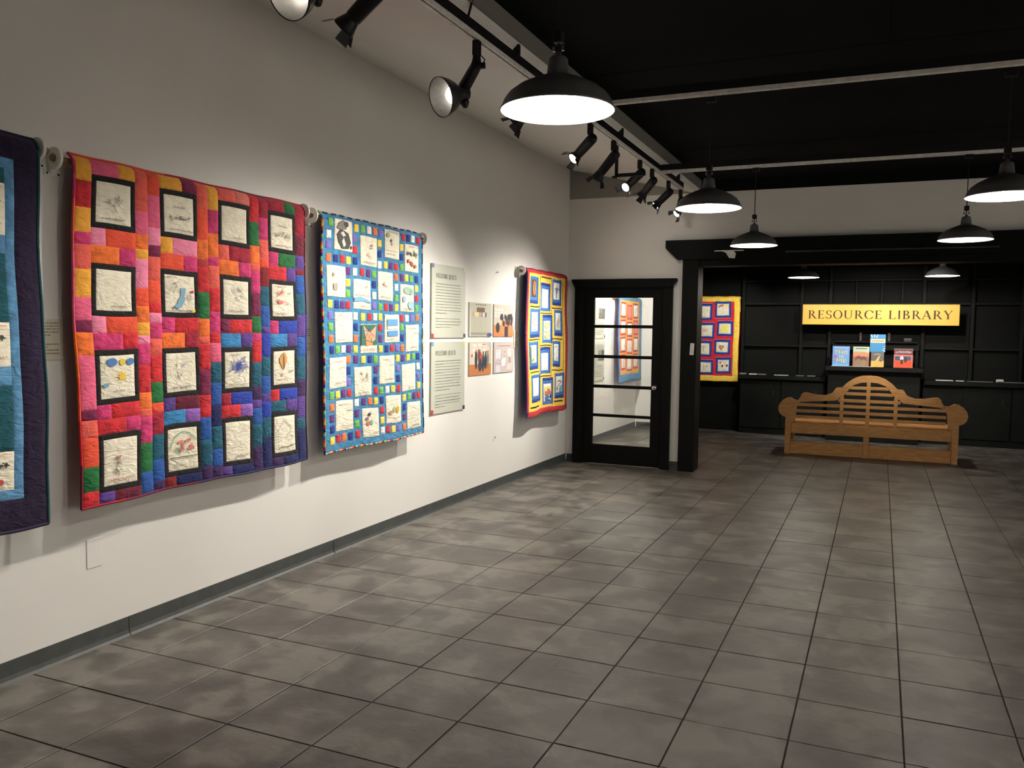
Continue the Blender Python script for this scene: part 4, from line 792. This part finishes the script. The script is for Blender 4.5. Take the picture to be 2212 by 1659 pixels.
# ------------------------------------------------------------------ text panels, photographs, labels
def wallP(y0, z1, x=XW): return Frame((x, y0, z1), (0, 1, 0), (0, 0, 1), (1, 0, 0))     # s right, t up from z1 (bottom left)
def flat(name, label, cat, y0, y1, z0, z1, th, m_, group=None):
    t = thing(name, label, cat, (XW, y0, z0), 0, group); obj('board', BX(0, th, 0, y1 - y0, 0, z1 - z0, bev=.001), m_, t); F = Frame((th, 0, 0), (0, 1, 0), (0, 0, 1), (1, 0, 0)); return t, F, y1 - y0, z1 - z0
def welcome(z0, z1, label, paras, cc, seed):
    t, F, w_, h_ = flat('text_panel', label, 'text panel', 6.115, 6.732, z0, z1, .012, M_PANEL); rr = random.Random(seed)
    dk = S(70,72,70); sh = [(q, dk) for q in serif_text('WELCOME QUILTS', .07, h_ - .115, .038, .37)]
    y = h_ - .165
    for n in paras:
        for i in range(n): sh += [(q, S(132,134,128)) for q in text_lines(.07, w_ - .07, y, .0062, rr, i == n - 1)]; y -= .0245
        y -= .022
    print_mesh('lettering', F, sh, t)
    for k, (a, b_, c_) in enumerate(((0, h_ - .035, cc[0]), (w_ - .04, h_ - .035, cc[1]), (0, 0, cc[2]), (w_ - .035, 0, cc[3]))):
        obj('corner_square', BX(.0125, .0135, a, a + .04, b_, b_ + .035), mat('corner_%d%d' % (seed, k), c_, .6, noise=.03), t)
welcome(1.489, 2.107, 'upper grey WELCOME QUILTS text panel beside the blue quilt', [11, 4], (S(110,125,160), S(210,215,170), S(190,45,55), S(70,55,130)), 1)
welcome(.848, 1.456, 'lower grey WELCOME QUILTS text panel beside the blue quilt', [11, 5], (S(110,150,200), S(205,220,110), S(190,55,60), S(45,35,75)), 2)
def photo(y0, y1, z0, z1, label, base, shp):
    t, F, w_, h_ = flat('photo_print', label, 'photograph', y0, y1, z0, z1, .008, mat('photo_edge', S(200,190,175), .5, noise=.02), 'unframed photographs beside the text panels')
    sh = [(rect(.001, .001, w_ - .001, h_ - .001), base)] + [([(a * w_, b_ * h_) for a, b_ in q], c_) for q, c_ in shp]
    print_mesh('picture', F, sh, t)
rr = random.Random(3)
A = [(rect(.32, .72, .68, .86), S(110,85,60)), (rect(.05, .05, .98, .12), S(150,150,140)), (rect(.03, .0, .07, .8), S(210,210,200)), (ell(.9, .05, .12, .06), S(80,70,140))]
A += [(rect(.15 + .09 * i, .58 + .01 * (i % 2), .22 + .09 * i, .72), rr.choice([S(220,195,130), S(200,160,100), S(150,140,180), S(90,80,150), S(230,215,170)])) for i in range(7)] + [(ell(.3 + .1 * i, .94, .03, .02), S(110,70,50)) for i in range(5)]
photo(6.82, 7.296, 1.499, 1.812, 'top left photograph, a pale room with a row of hanging cloths', S(185,183,165), A)
B = [(rect(0, 0, 1, .35), S(205,125,70)), ([(.3, .1), (.95, .1), (.8, .55), (.4, .5)], S(215,135,80))] + [(rect(x, .6 + .1 * j, x + .1, .67 + .1 * j), S(225,220,210)) for x in (.05, .2, .35) for j in range(3)]
B += [(ell(rr.uniform(.3, .98), rr.uniform(.4, .65), .05, .09), rr.choice([S(40,35,40), S(60,50,55), S(90,60,50), S(30,30,45)])) for _ in range(22)] + [(ell(.2, .28, .09, .16), S(35,35,40)), (rect(.55, 0, .72, .32), S(55,35,60)), (rect(.8, .75, .88, .95), S(225,225,225))]
photo(7.347, 7.815, 1.499, 1.811, 'top right photograph, people gathered around long orange tables', S(195,185,170), B)
Cc = [(rect(0, 0, 1, .33), S(195,120,65)), (rect(.02, .33, .9, .98), S(215,205,190))] + [(rect(x, y, x + .16, y + .09), S(230,225,215)) for x in (.15, .38, .6) for y in (.55, .72, .86)] + [(rect(.08, .55, .16, .64), S(205,90,80)), (rect(.83, .88, 1, .98), S(170,190,210)), (rect(.6, .9, .75, .95), S(225,140,110))]
Cc += [(ell(.3, .48, .055, .3), S(30,30,32)), (ell(.48, .52, .09, .2), S(190,70,45)), (ell(.48, .3, .09, .2), S(45,50,75)), (ell(.62, .38, .05, .3), S(35,40,55)), (ell(.73, .42, .06, .26), S(40,45,50)), (ell(.84, .45, .05, .25), S(110,120,120)), (ell(.42, .6, .05, .2), S(120,50,40)), (ell(.3, .74, .03, .04), S(190,140,110)), (ell(.48, .74, .03, .04), S(190,140,110)), (ell(.63, .68, .03, .04), S(90,60,50)), (ell(.75, .69, .03, .04), S(90,60,50)), (ell(.84, .7, .03, .04), S(150,110,90))]
photo(6.827, 7.297, 1.141, 1.448, 'bottom left photograph, a group standing on an orange floor', S(205,175,145), Cc)
D = [(rect(.15 + .37 * i, .94, .45 + .37 * i, .99), S(190,180,170)) for i in range(2)] + [(q, S(70,65,70)) for q in text_lines(.2, .85, .86, .022, rr)] + [(rect(.08, .45, .34, .75), S(215,210,220)), (rect(.1, .02, .32, .25), S(210,205,215)), (rect(.38, .2, .6, .48), S(220,215,222)), (rect(.68, .5, .88, .78), S(218,210,205)), (rect(.66, .08, .92, .3), S(208,198,190)), (rect(.8, .32, .83, .48), S(110,100,80))]
D += [(ell(rr.uniform(.1, .85), rr.uniform(.1, .7), .015, .02, 6), S(120,115,150)) for _ in range(18)]
photo(7.358, 7.828, 1.143, 1.446, 'bottom right photograph, pale papers pinned on a board', S(195,180,175), D)
def label_card(y0, y1, z0, z1, label, seed):
    t, F, w_, h_ = flat('label_card', label, 'label', y0, y1, z0, z1, .006, M_LABEL, None); rr = random.Random(seed); sh = []; y = h_ - .02; n = 0
    while y > .02: 
        if n not in (5, 6): sh += [(q, S(120,112,100)) for q in text_lines(.012, w_ - .015, y, .0055, rr, n in (4, 8))]
        y -= .0135; n += 1
    print_mesh('lettering', F, sh, t)
label_card(2.56, 2.690, 1.399, 1.583, 'cream label card right of the dark purple quilt', 4)
label_card(4.40, 4.530, 1.381, 1.567, 'cream label card between the large patchwork quilt and the blue quilt', 5)
label_card(5.885, 6.020, 1.383, 1.560, 'cream label card right of the blue quilt', 6)
label_card(7.843, 7.965, 1.384, 1.560, 'cream label card left of the red bordered quilt', 7)
t = thing('label_card', 'tiny white label card on the black post by the library opening', 'label', (-1.915, FY - .001, 1.38)); t.rotation_euler = (0, .06, 0)
obj('board', BX(-.022, .022, -.003, 0, -.065, .065), M_PAPER, t)
print_mesh('lettering', Frame((0, -.003, 0), (1, 0, 0), (0, 0, 1), (0, -1, 0)), [(q, S(120,120,120)) for k in range(5) for q in text_lines(-.017, .017, .045 - .02 * k, .006, rr)], [t][0])
# blank plate painted over on the wall, plus screws and nails
t = thing('wall_plate', 'blank white cover plate low on the wall under the large patchwork quilt', 'cover plate', (XW, 2.84, .466)); obj('plate', BX(0, .0025, -.042, .042, -.07, .07, bev=.001), M_WALL, t)
for y, z, lb in ((7.42, 2.12, 'small nail high on the wall above the photographs'), (7.41, .515, 'small nail low on the wall below the photographs')):
    t = thing('nail', lb, 'nail', (XW, y, z)); obj('shank', LATHE([(.003, 0), (.003, .012), (.007, .013), (.007, .016), (0, .017)], 8, aim((0, 0, 0), (1, 0, 0))), M_GREYP, t)

# ------------------------------------------------------------------ hall contents
def flat_hall(name, label, cat, y0, y1, z0, z1, th, m_):
    t = thing(name, label, cat, (HX, y0, z0)); obj('board', BX(0, th, 0, y1 - y0, 0, z1 - z0), m_, t); return t, Frame((th, 0, 0), (0, 1, 0), (0, 0, 1), (1, 0, 0)), y1 - y0, z1 - z0
for z0, z1, lb, sd in ((1.47, 2.02, 'upper text panel with a grey photograph, seen through the door glass', 1), (.87, 1.43, 'lower text panel with a grey photograph, seen through the door glass', 2)):
    t, F, w_, h_ = flat_hall('text_panel', lb, 'text panel', 11.0, 11.61, z0, z1, .012, M_PANEL); rr = random.Random(sd)
    sh = [(q, S(130,130,128)) for i in range(18) for q in text_lines(.05, w_ * (.45 if 3 < i < 11 else .9), h_ - .06 - i * .026, .009, rr)]
    sh.append((rect(.3, h_ - .28, w_ - .02, h_ - .07), S(95,92,90))); sh.append((rect(.3, h_ - .13, w_ - .02, h_ - .07), S(170,168,172)))
    sh += [(ell(.33 + .02 * i, h_ - .19 + rr.uniform(-.02, .02), .012, .06, 8), rr.choice([S(50,48,46), S(140,138,135), S(75,72,70)])) for i in range(12)]
    print_mesh('lettering', F, sh, t); obj('corner_square', BX(.0125, .0135, w_ - .03, w_, 0, .04), M_FIX, t)
t = thing('quilt', 'blue bordered quilt with red-framed panels, seen through the door glass', 'quilt')
W, H = 1.30, 1.30
P = QuiltSurf((HX + .085, 12.02, 2.10), (0, 1, 0), (1, 0, 0), W, H, 51, wave=.004)
backing(P, W, H, fab('purple'), t); binding(P, W, H, lambda s_, f: S(60,45,110) if s_ == 3 else S(40,85,130), t, r_=.008)
for a in ((.008, .008, W - .008, .06), (.008, H - .12, W - .008, H - .008), (.008, .06, .09, H - .12), (W - .14, .06, W - .008, H - .12)): cloth('border_strip', P, *a, fab('qblue'), t, .002, .002)
cloth('yellow_field', P, .09, .06, W - .14, H - .12, fab('gold'), t, .001, 0, step=.06)
for j in range(4):
    for i in range(3):
        s0 = .12 + i * .345; t0 = .09 + j * .262 + (.03 if i == 1 else 0); s1 = s0 + .29; t1 = t0 + .235
        frame_strips(P, s0, t0, s1, t1, .03, 'qred' if (i + j) % 2 else 'brick', t, dz=.0015)
        panel(P, s0 + .03, t0 + .03, s1 - .03, t1 - .03, t, ['pinkline', 'blank', 'sketch'][(i + j) % 3], m_='salmon' if (i, j) in ((1, 0), (2, 1)) else 'white', seed=120 + j * 3 + i, dz=.0015)
t = thing('hanging_rod', 'rod of the quilt seen through the door glass', 'rod', (HX + .014, 12.65, 2.055)); obj('dowel', TUBE([(0, -.72, 0), (0, .72, 0)], .009, 10), M_DOWEL, t)
for k in (-1, 1): obj('wall_plate', BX(-.0138, -.0095, k * .70 - .03, k * .70 + .03, -.05, .05), M_PVC, t)
t = thing('ceiling_light', 'small round ceiling light in the hall behind the door', 'lamp', (-3.1, 11.6, LZ)); obj('housing', LATHE([(0, 0), (.09, 0), (.09, -.03), (.08, -.035), (0, -.035)], 24), M_FIX, t); o = obj('diffuser', LATHE([(.075, -.036), (0, -.040)], 24), M_LENS, t)
spot('hall_light', (-3.05, 11.35, LZ - .06), (-3.6, 12.2, 1.2), 170, 130, .8, WHITE, .06); point('hall_fill', (-3.1, 10.6, LZ - .15), 42, WHITE, .08)

# ------------------------------------------------------------------ library furniture
bk = thing('wall_shelving', 'black built-in panelled shelving across the back of the library', 'shelving', (0, LY, 0))
def lb(name, x0, x1, y0, y1, z0, z1, m_=M_CAB): return obj(name, BX(x0, x1, y0 - LY, y1 - LY, z0, z1, bev=.003), m_, bk)
for x in (-2.0, -1.12, -.71, .57, 1.20, 1.82, 2.7, 3.6): lb('upright', x - .025, x + .025, LY - .10, LY - .0005, .93, LZ - .005)
for z in (1.40, 2.05, 2.40): 
    for a, b_ in ((-1.975, -1.145), (-1.095, -.735), (.595, 1.175), (1.225, 1.795), (1.845, 2.675)): lb('shelf', a, b_, LY - .09, LY - .0005, z - .035, z)
    if z > 1.5: lb('shelf', -.685, .545, LY - .09, LY - .0005, z - .03, z)
for x in (-.35, .0, .28): lb('mullion', x - .015, x + .015, LY - .07, LY - .0005, 2.05, 2.37)
for a, b_ in ((-2.02, -.735), (.595, 3.8)): lb('counter', a, b_, LY - .34, LY - .0005, .86, .925); 
x = -2.0
while x < 3.6:
    x1 = x + .62
    if not (-.9 < x < .5): o = lb('cabinet_door', x + .01, x1 - .01, LY - .26, LY - .235, .10, .84); obj('handle', BX(x + .5, x + .52, LY - .272 - LY, LY - .26 - LY, .6, .7), M_FIX, o)
    x = x1
for a, b_ in ((-2.0, -.735), (.595, 3.8)): lb('cabinet_body', a, b_, LY - .235, LY - .0005, .0, .859); 
mt = thing('mantel_unit', 'black mantel-like display unit behind the bench, with a ledge for books', 'display unit', (-.065, 13.5, 0))
def mp(name, x0, x1, y0, y1, z0, z1, m_=M_CAB, bev=.003): return obj(name, BX(x0 + .065, x1 + .065, y0 - 13.5, y1 - 13.5, z0, z1, bev=bev), m_, mt)
mp('body', -.69, .545, 13.26, LY - .105, 0, 1.04); mp('ledge', -.72, .575, 13.12, LY - .105, 1.04, 1.105)
mt = thing('display_rack', 'black rack with a top shelf and two short posts behind the row of books', 'rack', (-.065, 13.5, 0))
mp('back_rail', -.66, .53, 13.60, LY - .105, 1.34, 1.45); mp('top_shelf', -.62, .50, 13.52, LY - .105, 1.45, 1.475)
for x in (-.27, .12): mp('post', x - .018, x + .018, 13.61, 13.65, 1.476, 1.60, M_TEAK if False else mat('dark_stained_post', S(62,56,50), .6, noise=.2))
for x in (-.62, .50): mp('side', x - .02, x + .02, 13.62, LY - .105, 1.105, 1.34)
t = thing('small_box', 'small dark box on the top shelf above the red book', 'box', (.37, 13.62, 1.4755)); obj('body', BX(-.05, .05, -.04, .04, 0, .035, bev=.003), mat('dark_cardboard', S(52,52,48), .6, noise=.1), t); obj('lid', BX(-.052, .052, -.042, .042, .0355, .047), mat('grey_cardboard', S(95,92,86), .6, noise=.1), t)
# acrylic lip / papers on the ledge
t = thing('paper_strip', 'thin white strip lying on the ledge under the books', 'paper', (-.3, 13.15, 1.1055)); obj('sheet', BX(-.34, .22, -.022, .012, 0, .004), M_PAPER, t)
def book(x0, x1, z0, z1, y, base, shp, label, texts=(), tilt=-8):
    t = thing('book', label, 'book', ((x0 + x1) / 2, y, z0)); t.rotation_euler = (math.radians(tilt), 0, 0); w_, h_ = x1 - x0, z1 - z0
    obj('cover', BX(-w_ / 2, w_ / 2, 0, .004, 0, h_), mat('cover_' + label[:14].replace(' ', '_'), base, .4, noise=.03), t)
    obj('pages', BX(-w_ / 2 + .003, w_ / 2 - .004, .0042, .018, .003, h_ - .003), M_PAPER, t); obj('back_cover', BX(-w_ / 2, w_ / 2, .0182, .022, 0, h_), MC['cover_' + label[:14].replace(' ', '_')], t)
    F = Frame((-w_ / 2, 0, 0), (1, 0, 0), (0, 0, 1), (0, -1, 0)); sh = [([(a * w_, b_ * h_) for a, b_ in q], c_) for q, c_ in shp]
    for txt, x, y_, hh, ww, c_ in texts: sh += [(q, c_) for q in sans_text(txt, x * w_, y_ * h_, hh * h_, ww * w_)]
    print_mesh('cover_print', F, sh, t); return t
Y_ = S(225,215,110)
book(-.632, -.400, 1.107, 1.400, 13.17, S(88,148,215), [(ell(.17, .48, .08, .06), S(200,70,90)), (ell(.2, .3, .07, .05), S(215,90,110)), (rect(.03, .03, .97, .09), S(120,180,230)), (rect(.1, .9, .9, .93), S(160,195,225)), (ell(.44, .80, .09, .06), S(180,150,90))], 'light blue book with yellow title, leftmost on the ledge',
     [('THIS', .1, .60, .19, .8, Y_), ('IS', .38, .40, .15, .3, Y_), ('ME', .22, .18, .19, .62, Y_)])
book(-.353, -.136, 1.107, 1.398, 13.17, S(170,190,165), [(rect(0, 0, 1, .74), S(205,190,140)), (rect(0, .48, 1, .68), S(225,140,115)), (rect(0, 0, 1, .5), S(150,110,90)), (ell(.36, .38, .22, .16), S(110,70,60)), (ell(.66, .36, .2, .16), S(115,72,62)), (ell(.35, .2, .18, .2), S(140,120,95)), (ell(.66, .18, .18, .18), S(145,125,100)), (rect(.15, .88, .85, .93), S(90,110,90)), (rect(.06, .70, .8, .73), S(150,140,90))], 'pink and brown book with two figures, second on the ledge')
t = thing('book_riser', 'small black riser behind the black and yellow book', 'stand', (-.03, 13.235, 1.1055)); obj('block', BX(-.09, .09, -.025, .035, 0, .214), M_CAB, t)
book(-.130, .073, 1.322, 1.576, 13.235, S(25,135,195), [(rect(.02, .52, .99, .74), S(235,228,190)), (rect(.08, .60, .9, .66), S(205,150,110))] + [(q, S(235,245,250)) for q in stroke([(.05, .97), (.13, .82)], .05) + stroke([(.27, .97), (.27, .84)], .05) + stroke([(.5, .95), (.4, .83)], .05) + stroke([(.85, .12), (.97, .03)], .05) + stroke([(.9, .22), (.98, .18)], .04) + stroke([(.92, .32), (.98, .31)], .03)], 'tall bright blue book with a cream title band, standing highest', tilt=-4)
book(-.110, .061, 1.107, 1.322, 13.16, S(50,42,36), [(rect(.0, 0, 1, .42), S(225,180,95)), (ell(.75, .45, .13, .1), S(170,140,95)), (ell(.75, .45, .07, .055), S(60,48,38)), ([(.35, .42), (.5, .62), (.62, .78), (.68, .7), (.6, .5), (.55, .42)], S(220,190,140))] + [(q, S(175,155,115)) for q in arcq(.5, .6, .4, .3, .36, .24, 40, 140, 10)], 'black and yellow book with a cyclist picture, below the bright blue one')
book(.190, .436, 1.107, 1.380, 13.17, S(200,75,50), [(rect(0, .68, 1, 1), S(105,55,65)), (rect(.06, .38, .9, .60), S(60,85,110)), (rect(.05, .02, .95, .36), S(225,80,40)), (ell(.42, .5, .1, .12), S(225,205,200)), (ell(.42, .3, .07, .14), S(60,40,45)), (ell(.62, .42, .08, .16), S(70,45,50)), (rect(0, .97, 1, 1), S(140,120,120))], 'red and orange book with a white title, rightmost on the ledge', [('LA FRONTERA', .08, .76, .12, .84, S(235,228,225))])
# stacks of leaflets on the counters
LF = ['grey leaflet stack at the left end of the left counter, next to the yellow quilt', 'white leaflet stack second from the yellow quilt on the left counter', 'grey leaflet stack third from the yellow quilt on the left counter', 'long thin white sheet pile in the middle of the left counter', 'grey leaflet pile right of the long white one on the left counter', 'grey leaflet pile nearest the books on the left counter',
      'bright white sheet pile nearest the books on the right counter', 'short white leaflet pile second on the right counter', 'long grey leaflet row left of the paper roll on the right counter', 'grey leaflet row right of the paper roll on the right counter']
for k, (xa, xb, dy, h_, g) in enumerate(((-2.0, -1.90, 0, .02, 1), (-1.86, -1.74, .02, .012, 0), (-1.72, -1.60, 0, .016, 1), (-1.48, -1.27, 0, .007, 0), (-1.16, -1.04, .02, .008, 1), (-1.0, -.88, 0, .012, 1), (.75, .98, 0, .010, 0), (1.01, 1.12, 0, .008, 0), (1.15, 1.48, 0, .006, 1), (1.60, 1.86, 0, .008, 1))):
    t = thing('leaflet_stack', LF[k], 'leaflets', ((xa + xb) / 2, 13.53 + dy, .9255), 0, 'leaflets on the library counters')
    n = max(1, int(h_ / .004))
    for i in range(n): obj('leaflet', BX(-(xb - xa) / 2 + R.uniform(0, .006), (xb - xa) / 2 - R.uniform(0, .006), -.06, .06, i * h_ / n, (i + .9) * h_ / n), M_GREYP if g else M_PAPER, t)
t = thing('paper_roll', 'small roll of paper on the right library counter', 'paper roll', (1.56, 13.5, .9255)); obj('roll', TUBE([(-.04, 0, .022), (.04, .03, .022)], .021, 12), M_PAPER, t)

# --- sign
sg = thing('library_sign', 'yellow RESOURCE LIBRARY sign board lit above the books', 'sign', (-.036, 13.30, 1.86)); SW, SH = 2.085, .297
obj('board', BX(-SW / 2, SW / 2, 0, .03, -SH / 2, SH / 2, bev=.003), M_SIGN, sg)
o = print_mesh('lettering', Frame((-SW / 2, 0, -SH / 2), (1, 0, 0), (0, 0, 1), (0, -1, 0)), [(q, S(62,26,32)) for q in serif_text('RESOURCE LIBRARY', .075, .088, .122, SW - .16)], sg, h0=.001)
for k in (-.7, .7): obj('standoff', TUBE([(k, .03, 0), (k, LY - .11 - 13.30, 0)], .008, 8), M_FIX, sg)
t = thing('library_spotlight', 'small black spotlight under the library ceiling aimed at the sign', 'spotlight', (.05, 11.6, LZ - .001)); obj('arm', TUBE([(0, 0, 0), (0, 0, -.06)], .008, 8), M_FIX, t); obj('can', LATHE([(0, -.06), (.035, -.06), (.038, .04), (.034, .04), (.034, .0), (0, .0)], 20, aim((0, 0, -.09), (0, 1.6, -.7))), M_FIX, t); obj('lens', LATHE([(.033, .01), (0, .012)], 16, aim((0, 0, -.09), (0, 1.6, -.7))), M_LENS, t)
spot('sign_light', (.06, 11.68, LZ - .125), (.02, 13.3, 1.84), 34, 22, 1.0, WHITE, .02)

def library_fill_spot(loc, tgt, pw, ang, label):
    d = Vector(tgt) - Vector(loc); t = thing('library_spotlight', label, 'spotlight', loc)
    obj('arm', TUBE([(0, 0, 0), (0, 0, -.06)], .008, 8), M_FIX, t); obj('can', LATHE([(0, -.06), (.035, -.06), (.038, .04), (.034, .04), (.034, .0), (0, .0)], 20, aim((0, 0, -.09), d)), M_FIX, t); obj('lens', LATHE([(.033, .01), (0, .012)], 16, aim((0, 0, -.09), d)), M_LENS, t)
    spot('library_fill_light', Vector(loc) + Vector((0, 0, -.09)) + d.normalized() * .05, tgt, pw, ang, 1.0, WHITE, .02)
library_fill_spot((.1, 10.05, LZ - .001), (.0, 13.25, .95), 320, 66, 'small ceiling spotlight added inside the library to brighten the books and bench')  # added lamp, lifts the books and the top of the bench
library_fill_spot((-1.4, 11.9, LZ - .001), (-2.45, 13.73, 1.45), 130, 60, 'small ceiling spotlight added inside the library to brighten the yellow quilt')  # added lamp, lifts the yellow quilt
# --- quilt on the library wall
t = thing('quilt', 'yellow bordered quilt with blue-framed drawings on the black library wall', 'quilt')
W, H = .99, 1.35
P = QuiltSurf((-3.045, LY - .075, 2.147), (1, 0, 0), (0, -1, 0), W, H, 61, wave=.003, edge=.004)
backing(P, W, H, fab('qred'), t); binding(P, W, H, lambda s_, f: S(225,180,50) if (s_ != 1 or f < .18) else S(150,30,30), t, r_=.006)
for a in ((.006, .006, W - .006, .08), (.006, H - .085, W - .006, H - .006), (.006, .08, .08, H - .085), (W - .09, .08, W - .006, H - .085)): cloth('border_strip', P, *a, fab('yellow'), t, .002, .002)
cloth('red_field', P, .08, .08, W - .09, H - .085, fab('qred'), t, .001, 0, step=.05)
o0 = .96
for k, (s0, t0, s1, t1, kd) in enumerate(((-.653, .115, -.406, .371, 'checks'), (-.357, .077, -.11, .335, 'rainbow'), (-.614, .422, -.362, .67, 'ghost'), (-.318, .394, -.075, .627, 'sunwash'), (-.649, .714, -.402, .962, 'cross'), (-.354, .69, -.107, .921, 'heart'), (-.615, 1.02, -.368, 1.249, 'smallheart'), (-.318, .975, -.085, 1.225, 'balloons'))):
    s0 += o0; s1 += o0; lft = k in (0, 4, 2, 6)
    cloth('navy_strip', P, s0, t0, s1, t1, fab('qnavy'), t, .0015, 0, dz=.0005)
    cloth('blue_strip', P, s0 + .02, t0 + .025, s1 - .02, t1 - .022, fab('midblue'), t, .0015, 0, dz=.0015)
    panel(P, s0 + .03, t0 + .04, s1 - .035, t1 - .035, t, kd, seed=200 + k, dz=.0028)
    cloth('printed_strip', P, s0, t0 - .014 if t0 > .1 else t1 + .002, s1, t0 - .003 if t0 > .1 else t1 + .012, fab('lpink'), t, .001, 0, dz=.0005)
t = thing('hanging_rod', 'white rod of the yellow quilt on the library wall', 'rod', (-2.55, LY - .013, 2.12)); obj('dowel', TUBE([(-.52, 0, 0), (.52, 0, 0)], .011, 10), M_PVC, t); obj('end_cap', BX(.535, .55, -.012, .012, -.022, .022), M_PVC, t)
t = thing('hanging_wire', 'thin wire hanging above the yellow library quilt', 'wire', (-2.72, LY - .01, 2.16)); obj('strand', TUBE([(0, 0, 0), (.04, 0, .35)], .003, 6), M_GREYP, t)

# ------------------------------------------------------------------ bench
bn = thing('garden_bench', 'teak garden bench with an arched slatted back, seen in front of the library', 'bench', (-.09, 11.47, 0))
bn.scale = (.955, 1, 1.012)
def bp(name, bm, **k): return obj(name, bm, M_TEAK, bn, **k)
half = [(.0, 1.042), (.1, 1.036), (.19, 1.003), (.275, .945), (.335, .882), (.41, .878), (.432, .84), (.46, .805), (.55, .774), (.67, .780), (.78, .802), (.825, .80), (.852, .77), (.862, .735), (.885, .705)]
low = [(.885, .66), (.86, .675), (.72, .69), (.56, .70), (.40, .715), (.365, .755), (.315, .775), (.27, .835), (.2, .915), (.1, .95), (.0, .957)]
def mirror_poly(sg_): return [((x * sg_) - .01, z) for x, z in half + low]
for sg_ in (-1, 1):
    pts = [((x * sg_) - .01, z) for x, z in half + low]
    # strip of quads between the upper and lower outlines keeps the curved rail clean
    bm = bmesh.new(); up = half; lo = low[::-1]
    def samp(P_, f):
        L_ = [0.0]
        for a, b_ in zip(P_, P_[1:]): L_.append(L_[-1] + math.hypot(b_[0] - a[0], b_[1] - a[1]))
        d = f * L_[-1]
        for i in range(len(P_) - 1):
            if d <= L_[i + 1] + 1e-9: g = (d - L_[i]) / (L_[i + 1] - L_[i]); return (P_[i][0] + (P_[i + 1][0] - P_[i][0]) * g, P_[i][1] + (P_[i + 1][1] - P_[i][1]) * g)
        return P_[-1]
    N = 44; U = [samp(up, i / N) for i in range(N + 1)]; D_ = [samp(lo, i / N) for i in range(N + 1)]
    V = {}
    for i in range(N + 1):
        for nm, p_, y in (('uf', U[i], 0), ('lf', D_[i], 0), ('ub', U[i], .035), ('lb', D_[i], .035)): V[nm, i] = bm.verts.new((p_[0] * sg_ - .01, y, p_[1]))
    for i in range(N):
        for a, b_ in (('uf', 'lf'), ('ub', 'uf'), ('lf', 'lb'), ('lb', 'ub')): bm.faces.new((V[a, i], V[b_, i], V[b_, i + 1], V[a, i + 1]))
    bm.faces.new([V[n_, 0] for n_ in ('uf', 'ub', 'lb', 'lf')]); bm.faces.new([V[n_, N] for n_ in ('uf', 'lf', 'lb', 'ub')]); bmesh.ops.recalc_face_normals(bm, faces=bm.faces)
    bp('top_rail', bm)
    # scrolled arm end board
    e = [(.885, .705), (.92, .695), (.955, .708), (1.0, .732), (1.05, .722), (1.10, .69), (1.14, .64), (1.155, .585), (1.14, .53), (1.10, .49), (1.055, .475), (1.055, .0), (.985, .0), (.975, .41), (.93, .42), (.915, .60), (.885, .66)]
    bm = bmesh.new(); prism(bm, [(x * sg_, z) for x, z in e], -.002, .045); bmesh.ops.triangulate(bm, faces=[f for f in bm.faces if len(f.verts) > 4]); bp('leg', bm)
    bp('arm', TUBE([(1.10 * sg_, .046, .585), (1.10 * sg_, .60, .585)], .055, 16), smooth=True)
    bp('arm_scroll', LATHE([(0, -.012), (.05, -.012), (.06, -.004), (.06, .03), (.05, .04), (0, .04)], 24, aim((1.10 * sg_, .60, .585), (0, 1, 0))), smooth=False)
    for k in range(3): bp('arm_slat', BX(1.0 * sg_ - .012, 1.0 * sg_ + .012, .10 + .15 * k, .16 + .15 * k, .43, .60))
    bp('leg', BX(1.02 * sg_ - .035, 1.02 * sg_ + .035, .555, .62, 0, .56, bev=.004))
    bp('side_rail', BX(1.02 * sg_ - .02, 1.02 * sg_ + .02, .046, .555, .34, .41))
    bp('side_stretcher', BX(1.02 * sg_ - .02, 1.02 * sg_ + .02, .046, .555, .06, .13)); bp('arm_rail', BX(1.02 * sg_ - .02, 1.02 * sg_ + .02, .046, .60, .60, .63))
for z, x1 in ((.881, .235), (.806, .29), (.717, .38), (.643, .915), (.562, .915), (.485, .915)):
    bp('back_slat', BX(-x1 - .01, x1 - .01, .006, .028, z - .019, z + .019, bev=.002))
for x, z1 in ((-.342, .775), (-.02, .956), (.315, .775)): bp('back_upright', BX(x - .023, x + .023, -.004, .006, .40, z1, bev=.001))
bp('back_rail', BX(-.975, .975, 0, .04, .27, .405, bev=.004)); bp('front_rail', BX(-.975, .975, .575, .61, .30, .40, bev=.004))
for k in range(7): bp('seat_slat', BX(-.975, .975, .05 + .075 * k, .11 + .075 * k, .41, .43, bev=.002))
bp('leg', BX(-.062, .012, .0, .05, 0, .27, bev=.003)); bp('leg', BX(-.06, .01, .56, .61, 0, .30, bev=.003))
bp('stretcher', BX(-.98, -.063, .008, .04, .004, .165, bev=.003)); bp('stretcher', BX(.013, .98, .008, .04, .004, .165, bev=.003))
